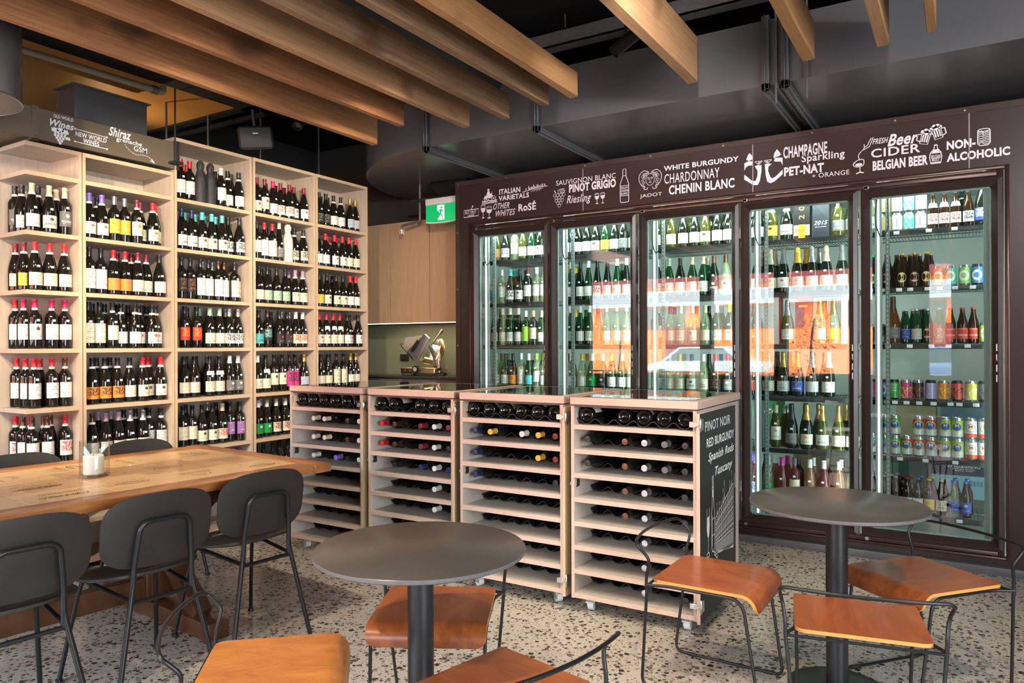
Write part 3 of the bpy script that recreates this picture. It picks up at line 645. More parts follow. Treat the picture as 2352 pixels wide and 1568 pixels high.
# two sleeves clinking glasses
for P in ([(-1.29, 2.711), (-1.279, 2.74), (-1.267, 2.755), (-1.252, 2.738), (-1.244, 2.713), (-1.255, 2.705), (-1.273, 2.702)],
          [(-1.303, 2.687), (-1.273, 2.7), (-1.245, 2.694), (-1.251, 2.666), (-1.275, 2.668), (-1.292, 2.657), (-1.303, 2.637)],
          [(-1.303, 2.607), (-1.252, 2.559), (-1.226, 2.552), (-1.213, 2.588), (-1.212, 2.622), (-1.231, 2.66), (-1.185, 2.66), (-1.185, 2.618), (-1.196, 2.552), (-1.211, 2.523), (-1.241, 2.526), (-1.304, 2.573)],
          [(-1.104, 2.707), (-1.097, 2.733), (-1.08, 2.757), (-1.064, 2.734), (-1.053, 2.716), (-1.07, 2.705), (-1.09, 2.703), (-1.097, 2.693)],
          [(-1.102, 2.678), (-1.09, 2.698), (-1.043, 2.693), (-1.043, 2.641), (-1.056, 2.668), (-1.074, 2.669), (-1.091, 2.672)],
          [(-1.163, 2.664), (-1.113, 2.661), (-1.138, 2.642), (-1.14, 2.612), (-1.126, 2.57), (-1.113, 2.557), (-1.088, 2.569), (-1.043, 2.611), (-1.043, 2.578), (-1.095, 2.536), (-1.124, 2.525), (-1.146, 2.538), (-1.156, 2.581)]): blob(lt, P, hq)
for x0, s in ((-1.211, 1), (-1.136, -1)):
    stroke(lt, [(x0 - s * .018, 2.688), (x0, 2.672), (x0 + s * .012, 2.690)], W1 * .8, hq); stroke(lt, [(x0 - s * .02, 2.689), (x0 + s * .014, 2.690)], W1 * .7, hq)
    for k in range(4): stroke(lt, circ(x0 + s * (.004 + .007 * k), 2.668 + .006 * k, .0055, 9), W1 * .7, hq, True)
# wine poured from a tilted bottle
stroke(lt, [(-.58, 2.522), (-.558, 2.530), (-.535, 2.524)], W1 * 1.6, hq); stroke(lt, [(-.557, 2.53), (-.557, 2.568)], W1, hq)
stroke(lt, [(p.x, p.y) for p in spline([(-.59, 2.600, 0), (-.597, 2.580, 0), (-.575, 2.566, 0), (-.543, 2.570, 0), (-.533, 2.59, 0), (-.54, 2.612, 0), (-.575, 2.608, 0), (-.592, 2.590, 0)], 5)], W1 * 1.1, hq); blob(lt, circ(-.564, 2.58, .022, 10, .010), hq)
stroke(lt, [(p.x, p.y) for p in spline([(-.56, 2.612, 0), (-.566, 2.64, 0), (-.552, 2.662, 0), (-.532, 2.683, 0), (-.532, 2.71, 0)], 5)], W1 * 1.1, hq); stroke(lt, [(-.532, 2.69), (-.515, 2.695), (-.49, 2.745)], W1, hq); stroke(lt, [(-.548, 2.668), (-.50, 2.69), (-.478, 2.748)], W1, hq)
# beer mugs, growler, can
def mug(x, z, s):
    c, sn = math.cos(.25 * s), math.sin(.25 * s); f_ = lambda a, b: hq(x + a * c - b * sn, z + a * sn + b * c)
    stroke(lt, [(-.025, .04), (-.022, -.03), (.022, -.03), (.025, .04)], W1, f_); stroke(lt, [(s * .024, .03), (s * .045, .025), (s * .045, -.01), (s * .024, -.018)], W1 * 1.5, f_)
    for a in (-.013, 0, .013): blob(lt, [(a - .004, .028), (a + .004, .028), (a + .004, -.018), (a - .004, -.018)], f_)
    for a, b, r in ((-.022, .043, .012), (-.006, .052, .014), (.012, .050, .013), (.024, .04, .011), (0, .04, .014)): blob(lt, circ(a, b, r, 10), f_)
mug(-.185, 2.69, -1); mug(-.115, 2.712, 1)
stroke(lt, [(-.153, 2.53), (-.159, 2.57), (-.155, 2.598), (-.135, 2.622), (-.133, 2.645), (-.118, 2.645), (-.116, 2.622), (-.098, 2.598), (-.093, 2.57), (-.099, 2.53)], W1 * 1.1, hq, True)
blob(lt, [(-.150, 2.594), (-.135, 2.618), (-.116, 2.618), (-.101, 2.594)], hq); blob(lt, [(-.133, 2.64), (-.133, 2.65), (-.118, 2.65), (-.118, 2.64)], hq); blob(lt, [(-.156, 2.540), (-.150, 2.530), (-.101, 2.530), (-.096, 2.540)], hq)
stroke(lt, circ(.128, 2.70, .031, 16, .008), W1, hq, True); stroke(lt, [(.097, 2.70), (.096, 2.620), (.108, 2.607), (.148, 2.607), (.160, 2.620), (.159, 2.70)], W1 * 1.2, hq)
for k in range(8): stroke(lt, [(p.x, p.y) for p in spline([(.100, 2.690 - .0105 * k, 0), (.115, 2.696 - .0105 * k + .004 * math.sin(k), 0), (.130, 2.682 - .0095 * k, 0), (.145, 2.690 - .0105 * k, 0), (.157, 2.680 - .0092 * k, 0)], 4)], W1 * .8, hq)
lt.build('lettering', WHT, sur, fix=False)
# inside: lining, shelves, uprights, light strips
lin_ = MB().box(*fb(-3.80, .42, 7.0, 7.04, .08, 2.62)).box(*fb(-3.80, -3.76, 5.33, 7.0, .08, 2.62)).box(*fb(.38, .42, 5.33, 7.0, .08, 2.62)).box(*fb(-3.80, .42, 5.33, 7.04, .04, .08)).box(*fb(-3.80, .42, 5.33, 7.04, 2.60, 2.64)).build('lining', COOL, fr)
WIRE = mat('black_wire', (.012, .013, .014), .35)
proto = {}
for r, z in enumerate((2.145, 1.77, 1.40, 1.03, .66, .29)):
    for i, x in enumerate(DXS):
        x0, x1 = x - .02 + .035, x + .77 - .015
        if 'lip' not in proto:
            L_ = MB().box(-.375, .375, 0, .012, -.034, .0).mesh('shelf_lip', WIRE, bevel=.003)
            q_ = MB()
            for k in range(38): q_.box(-.37 + .02 * k - .0016, -.37 + .02 * k + .0016, .012, .52, -.008, -.004)
            for y in (.05, .27, .5): q_.box(-.375, .375, y - .004, y + .004, -.016, -.008)
            for k in range(50): q_.box(-.37 + .015 * k, -.37 + .015 * k + .004, -.0015, .0, -.031, -.027)
            proto['lip'] = L_; proto['wire'] = q_.mesh('shelf_wires', mat('grey_wire', (.10, .12, .12), .35))
            proto['tag'] = MB().box(-.017, .017, -.004, -.0015, -.026, -.004).mesh('price_tag', mat('tag_card', (.85, .86, .88), .5), bevel=.004)
        s_ = link('shelf', proto['lip'], fr, ((x0 + x1) / 2 + FX, 5.42 + FY, z)); link('wire_grid', proto['wire'], s_)
        if i == 4:
            for k in range((5, 9, 7, 10, 5, 5)[r]): link('price_tag', proto['tag'], s_, (-.33 + .66 * k / max(1, (5, 9, 7, 10, 5, 5)[r] - 1) + rng.uniform(-.02, .02), 0, 0))
U_ = MB().box(-.012, .012, 0, .02, .1, 2.5)
U_ = U_.mesh('upright', mat('slotted_grey', (.17, .20, .20), .4))
sl = MB()
for k in range(78): sl.box(-.004, .004, -.0012, 0, .14 + .03 * k, .156 + .03 * k)
sl = sl.mesh('slot', mat('slot_pale', (.42, .46, .45), .6)); le = MB().box(-.006, .006, -.004, .004, .16, 2.45).mesh('light_strip', LED)
hs = MB().box(-.02, .02, .004, .03, .13, 2.47).mesh('light_housing', mat('housing_grey', (.25, .29, .29), .4))
for i, x in enumerate(list(DXS) + [.215]):
    for dx in ((.115,) if i < 5 else ()):
        o = link('upright', U_, fr, (x + dx + .075 * (1 if dx > 0 else 0) - .035 + FX, 5.385 + FY, 0)); link('slot', sl, o)
    h_ = link('light_housing', hs, fr, (x + (.105 if i < 5 else -.07) + FX, 5.335 + FY, 0))
    if i < 5: link('light_strip', le, h_)
    if i < 5:
        cb = MB().tube(fillet([(x + .10 + FX, 5.325 + FY, 2.36), (x + .085 + FX, 5.323 + FY, 2.20), (x + .12 + FX, 5.322 + FY, 2.09), (x + .165 + FX, 5.323 + FY, 2.14), (x + .16 + FX, 5.325 + FY, 2.36)], .05, 6), .004, 6).build('cable', RUB, fr)
for i, x in enumerate(DXS):
    light('fridge_strip_light', 'AREA', (x + .40, 5.36, 2.46), (x + .40, 5.75, .6), 9, (.88, 1, .975), shape='RECTANGLE', size=.6, size_y=.08)
    light('fridge_strip_light', 'AREA', (x + .742, 5.345, 1.3), (x + .25, 6.0, 1.3), 9, (.88, 1, .975), shape='RECTANGLE', size=.03, size_y=2.2)
# cartons stored at the back of the cool room
def carton(x, y, z, wx, wy, h, m, lab, deco=None):
    t = thing('carton', lab, 'box', (x, y, z)); b = MB().box(-wx / 2, wx / 2, -wy / 2, wy / 2, 0, h).build('box', m, t, bevel=.003, seg=1)
    if deco: deco(t, wx, wy, h)
    return t
def star(t, wx, wy, h):
    y = -wy / 2 - .001
    MB().box(-wx / 2, wx / 2, y, y + .0008, h * .52, h).build('panel', mat('navy_card', (.014, .018, .045), .6), t)
    m = MB(); P = [(.030 * math.cos(R(90 + 36 * k)) * (1 if k % 2 == 0 else .42), h * .86 + .030 * math.sin(R(90 + 36 * k)) * (1 if k % 2 == 0 else .42)) for k in range(10)]
    blob(m, P, lambda a, b: (a, y - .0006, b)); m.build('logo', mat('star_red', (.75, .06, .04), .6), t, fix=False)
    m = MB(); add_text(m, 'S.PELLEGRINO', 'b', lambda a, b: (-.10 + .2 * a, y - .0006, h * .70 + .026 * b)); add_text(m, 'SPARKLING NATURAL', 'n', lambda a, b: (-.07 + .14 * a, y - .0006, h * .655 + .009 * b)); add_text(m, 'MINERAL WATER', 'n', lambda a, b: (-.055 + .11 * a, y - .0006, h * .615 + .009 * b)); m.build('lettering', WHT, t, fix=False)
    m = MB()
    for bx0 in (.02,):
        for k in range(14): m.box(bx0 + k * .007, bx0 + k * .007 + (.002 if k % 3 else .004), y - .0004, y, h * .30, h * .42)
    m.build('barcode', mat('ink', (.03, .03, .035), .6), t)
FLZ = .08
carton(.02, 6.25, .296, .40, .3, .315, mat('light_blue_card', (.26, .50, .60), .7), 'navy and pale blue mineral water carton behind the bottom row of fridge door five', star)
def band(col):
    def f_(t, wx, wy, h): MB().box(-wx / 2, wx / 2, -wy / 2 - .001, -wy / 2, h * .78, h).build('band', mat('band_cream', (.62, .50, .27), .7), t)
    return f_
carton(-.37, 6.28, .296, .32, .3, .34, mat('green_card', (.03, .09, .06), .7), 'dark green carton with a cream band behind the bottom row of fridge door five', band(0))
carton(-.64, 6.3, .296, .20, .3, .33, mat('grey_card', (.38, .40, .40), .7), 'pale grey carton behind the silver capped bottles at the bottom of fridge door five')
carton(-.28, 6.3, .666, .26, .3, .30, mat('gold_card', (.36, .31, .17), .7), 'gold carton behind the stacked cans in fridge door five')
carton(.06, 6.3, .666, .36, .3, .29, mat('steel_blue_card', (.12, .22, .28), .7), 'steel blue carton behind the white and red cans in fridge door five')
def spr(t, wx, wy, h):
    m = MB(); add_text(m, 'ite', 'bi', lambda a, b: (-.02 + .11 * a, -wy / 2 - .001, h * .55 + .05 * b)); m.build('lettering', WHT, t, fix=False)
carton(-1.33, 6.2, .666, .18, .3, .33, mat('bright_green_card', (.01, .28, .06), .6), 'bright green soft drink carton behind the wrapped bottle in fridge door four', spr)
carton(-.98, 6.35, .296, .34, .3, .34, mat('kraft_card', (.30, .22, .12), .8), 'brown carton behind the rose bottles in fridge door four')

# ------------------------------------------------------------------ island carts
CARTS = {4: (-1.745, 3.42), 3: (-2.473, 3.44), 2: (-3.221, 3.48), 1: (-3.962, 3.50)}
CLAB = {4: 'wheeled wooden wine cart with the chalkboard door, end of the island', 3: 'wheeled wooden wine cart next to the chalkboard cart', 2: 'wheeled wooden wine cart with a red capped bottle, second from the dining table', 1: 'wheeled wooden wine cart nearest the dining table and bookcases'}
TIERS = [.985, .858, .732, .605, .479, .355, .231, .105]
PITCH = .105
RACK = mat('black_rack_plastic', (.012, .012, .013), .42)
rk = {}
for key, (ya, yb) in dict(top=(.03, .52), low=(.19, .56)).items():
    m = MB(); n = 6 * 12
    A = [[m.bm.verts.new((-.315 + .63 * k / n, y, (.002 + .0275 * (math.sin(PI * (k / 12 - .5)) ** 2) ** 1.4 + dz))) for k in range(n + 1)] for y, dz in ((ya, .0035), (yb, .0035), (yb, 0), (ya, 0))]
    for p, q_ in zip(A, A[1:] + A[:1]):
        for k in range(n): m.bm.faces.new((p[k], p[k + 1], q_[k + 1], q_[k]))
    rk[key] = m.mesh('bottle_rack', RACK)
CASTW = mat('white_caster_plastic', (.72, .74, .74), .35)
CHALK = speckle('chalkboard_paint', (.018, .021, .020), (.028, .031, .030), 60, .55, .4)
hg = MB().box(-.034, .0, -.012, .0, -.014, .014).box(-.012, .012, -.016, -.002, -.008, .008).box(.017, .024, -.004, .03, -.028, .028).cyl((.02, -.008, -.034), (.02, -.008, .034), .0055, 8).mesh('hinge', CHR, bevel=.0015, seg=1)
for ci, (x0, yf) in CARTS.items():
    t = thing('wine_cart', CLAB[ci], 'cart', (x0 + .34, yf, 0), group='wheeled wine carts forming the island')
    hw = .335; dp = .76
    # carcass (local: x across, y back from the front edge)
    for nm, a, b in (('side_panel', -hw, -hw + .018), ('side_panel', hw - .018, hw)):
        p = MB().box(a, b, .0015, dp, .078, 1.082).build(nm, LAMI, t); MB().box(a, b, 0, .0015, .078, 1.082).build('edge_band', EDGEP, p)
    MB().box(-hw + .018, hw - .018, .60, .61, .08, 1.08).build('back_panel', wood('pinkish_back_panel', (.36, .28, .27), (.42, .33, .32), (8, 8, 1), .5, 5, .02), t)
    for z in TIERS:
        p = MB().box(-hw + .018, hw - .018, .0015, .60, z - .024, z).build('shelf', LAMI, t); MB().box(-hw + .018, hw - .018, 0, .0015, z - .024, z).build('edge_band', EDGEP, p)
    # top: wooden frame round a glass pane over the top tier
    fm = MB(); ox = .34; w_ = .055
    fm.box(-ox, ox, 0, w_, 1.090, 1.128).box(-ox, ox, dp + .03 - w_, dp + .03, 1.090, 1.128).box(-ox, -ox + w_, w_, dp + .03 - w_, 1.090, 1.128).box(ox - w_, ox, w_, dp + .03 - w_, 1.090, 1.128)
    tp = fm.build('top_frame', EDGEP, t, bevel=.0015, seg=1)
    MB().box(-ox + w_ - .01, ox - w_ + .01, w_ - .01, dp + .03 - w_ + .01, 1.1262, 1.1295).build('glass_pane', clear('counter_glass', (.35, .38, .36), 1.5, gain=2.6), tp)
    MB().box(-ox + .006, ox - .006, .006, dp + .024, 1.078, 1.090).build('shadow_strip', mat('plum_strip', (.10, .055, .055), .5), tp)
    # door folded right back against the side
    dr = MB().box(hw + .003, hw + .018, -.012, .630, .072, 1.07).build('door', MDF if ci < 4 else CHALK, t)
    MB().box(hw + .0025, hw + .0185, -.0135, -.012, .072, 1.07).box(hw + .0025, hw + .0185, .630, .6315, .072, 1.07).box(hw + .003, hw + .0185, -.012, .6315, 1.07, 1.0715).build('edge_band', EDGEP if ci == 4 else EDGE, dr)
    for z in (1.02, .155): link('hinge', hg, dr, (hw - .004 + .006, -.004, z))
    lk = MB().box(-hw + .018, -hw + .022, .02, .058, .655, .695).box(-hw - .004, -hw + .002, -.004, .012, .667, .683).build('latch_plate', STEEL, t, bevel=.001, seg=1)
    if ci < 4: MB().prism([(.01, 0), (.45, 0), (.45, .075), (.03, .075)], -hw + .018, -hw + .022, lambda a, b, d: (d, a, .985 + b)).build('lining_strip', EDGE, t)
    for k, z in enumerate(TIERS):
        link('bottle_rack', rk['top' if k == 0 else 'low'], t, (0, 0, z + .0005))
    for sx, sy in ((-1, 0), (1, 0), (-1, 1), (1, 1)):
        cxx, cyy = sx * (hw - .075), .085 + sy * (dp - .17)
        an = {(4, -1): .15, (4, 1): .1, (3, 1): .9}.get((ci, sx), 1.2 if sx < 0 else .4)
        c_ = MB().box(-.024, .024, -.024, .024, .062, .074).cyl((0, 0, .052), (0, 0, .064), .014, 12)
        c_.box(-.022, -.017, -.018, .018, .018, .064).box(.017, .022, -.018, .018, .018, .064)
        o = c_.build('caster', mat('caster_zinc', (.55, .57, .57), .3, .8), t, bevel=.002, seg=1); o.location = (cxx, cyy, 0.004); o.rotation_euler = (0, 0, an)
        MB().cyl((-.016, 0, .022), (.016, 0, .022), .024, 18).build('wheel', CASTW, o)
        if (ci, sx, sy) in ((4, -1, 0), (4, 1, 0), (3, 1, 0), (2, 1, 0)): MB().box(-.02, .02, -.045, .01, .044, .052).build('brake_pedal', CASTW, o, bevel=.002)
    if ci == 4:   # chalk writing on the folded door
        lt = MB(); X = hw + .0186; q = lambda a, b: (X, a - yf, b)
        CW = mat('chalk_white', (.74, .76, .80), .8, 0, .2)
        for s, y, z, wd, h, stl in CHALKTEXT:
            m_ = MB(); add_text(m_, s, stl, lambda a, b: (X, y - yf + a * wd, z + b * h)); m_.build('lettering', CW, dr, fix=False)
        bt = [(3.598, .385), (3.596, .56), (3.603, .60), (3.610, .66), (3.611, .745), (3.626, .748), (3.627, .66), (3.634, .60), (3.648, .555), (3.65, .385), (3.63, .37), (3.61, .37)]
        stroke(lt, bt, .006, q, True); stroke(lt, [(3.605, .40), (3.606, .55)], .006, q); stroke(lt, [(3.612, .69), (3.627, .69)], .005, q); blob(lt, [(3.612, .68), (3.612, .64), (3.626, .64), (3.626, .68)], q); stroke(lt, [(3.600, .53), (3.646, .535)], .004, q); stroke(lt, [(3.600, .45), (3.646, .45)], .004, q)
        blob(lt, [(3.518, .555), (3.515, .50), (3.525, .465), (3.54, .452), (3.553, .47), (3.562, .515), (3.560, .56)], q); stroke(lt, [(3.52, .60), (3.517, .55)], .004, q); stroke(lt, [(3.558, .60), (3.561, .55)], .004, q); stroke(lt, [(3.539, .455), (3.536, .385)], .005, q); stroke(lt, circ(3.536, .372, .022, 12, .011), .005, q, True)
        rr = random.Random(5)
        B0, B1 = 3.665, 4.0
        roof = lambda a: .53 + (a - B0) / (B1 - B0) * .12
        base = lambda a: .345 - (a - B0) * .10
        for fr_ in (0, .28, .45, .62, .8, 1): stroke(lt, [(B0 + (B1 - B0) * k / 8, base(B0 + (B1 - B0) * k / 8) * (1 - fr_) + roof(B0 + (B1 - B0) * k / 8) * fr_ + rr.uniform(-.002, .002)) for k in range(9)], .0045, q)
        for k in range(15):
            a = B0 + (B1 - B0) * k / 14; stroke(lt, [(a, base(a)), (a + rr.uniform(-.004, .004), roof(a) + (.03 if k in (4, 11) else 0))], .004, q)
        for k in range(14):
            a = B0 + (B1 - B0) * (k + .3) / 14; b = base(a); h = roof(a) - b
            stroke(lt, [(a, b + h * .05), (a, b + h * .2), (a + .007, b + h * .24), (a + .014, b + h * .2), (a + .014, b + h * .05)], .0035, q); blob(lt, circ(a + .008, b + h * .36, .006, 8), q); stroke(lt, [(a + .002, b + h * .48), (a + .014, b + h * .58)], .004, q)
            for j in range(5): stroke(lt, [(a + rr.uniform(-.004, .004), b + h * (.62 + .07 * j)), (a + .014, b + h * (.66 + .07 * j))], .003, q)
        for a, h in ((3.69, .06), (3.73, .045), (3.80, .075), (3.83, .10), (3.93, .05), (3.965, .085)): stroke(lt, [(a, roof(a)), (a, roof(a) + h)], .005, q); blob(lt, [(a - .008, roof(a)), (a, roof(a) + h * .8), (a + .008, roof(a))], q)
        stroke(lt, [(3.62, .372), (3.66, .352), (3.68, .340), (3.72, .348), (3.80, .335), (4.0, .305)], .006, q); stroke(lt, [(3.64, .352), (3.67, .332), (3.69, .318), (3.70, .332)], .006, q)
        lt.build('chalk_pattern', CW, dr, fix=False)
        MB().box(hw + .018, hw + .0215, .60, .618, .62, .70).build('catch_plate', STEEL, dr)
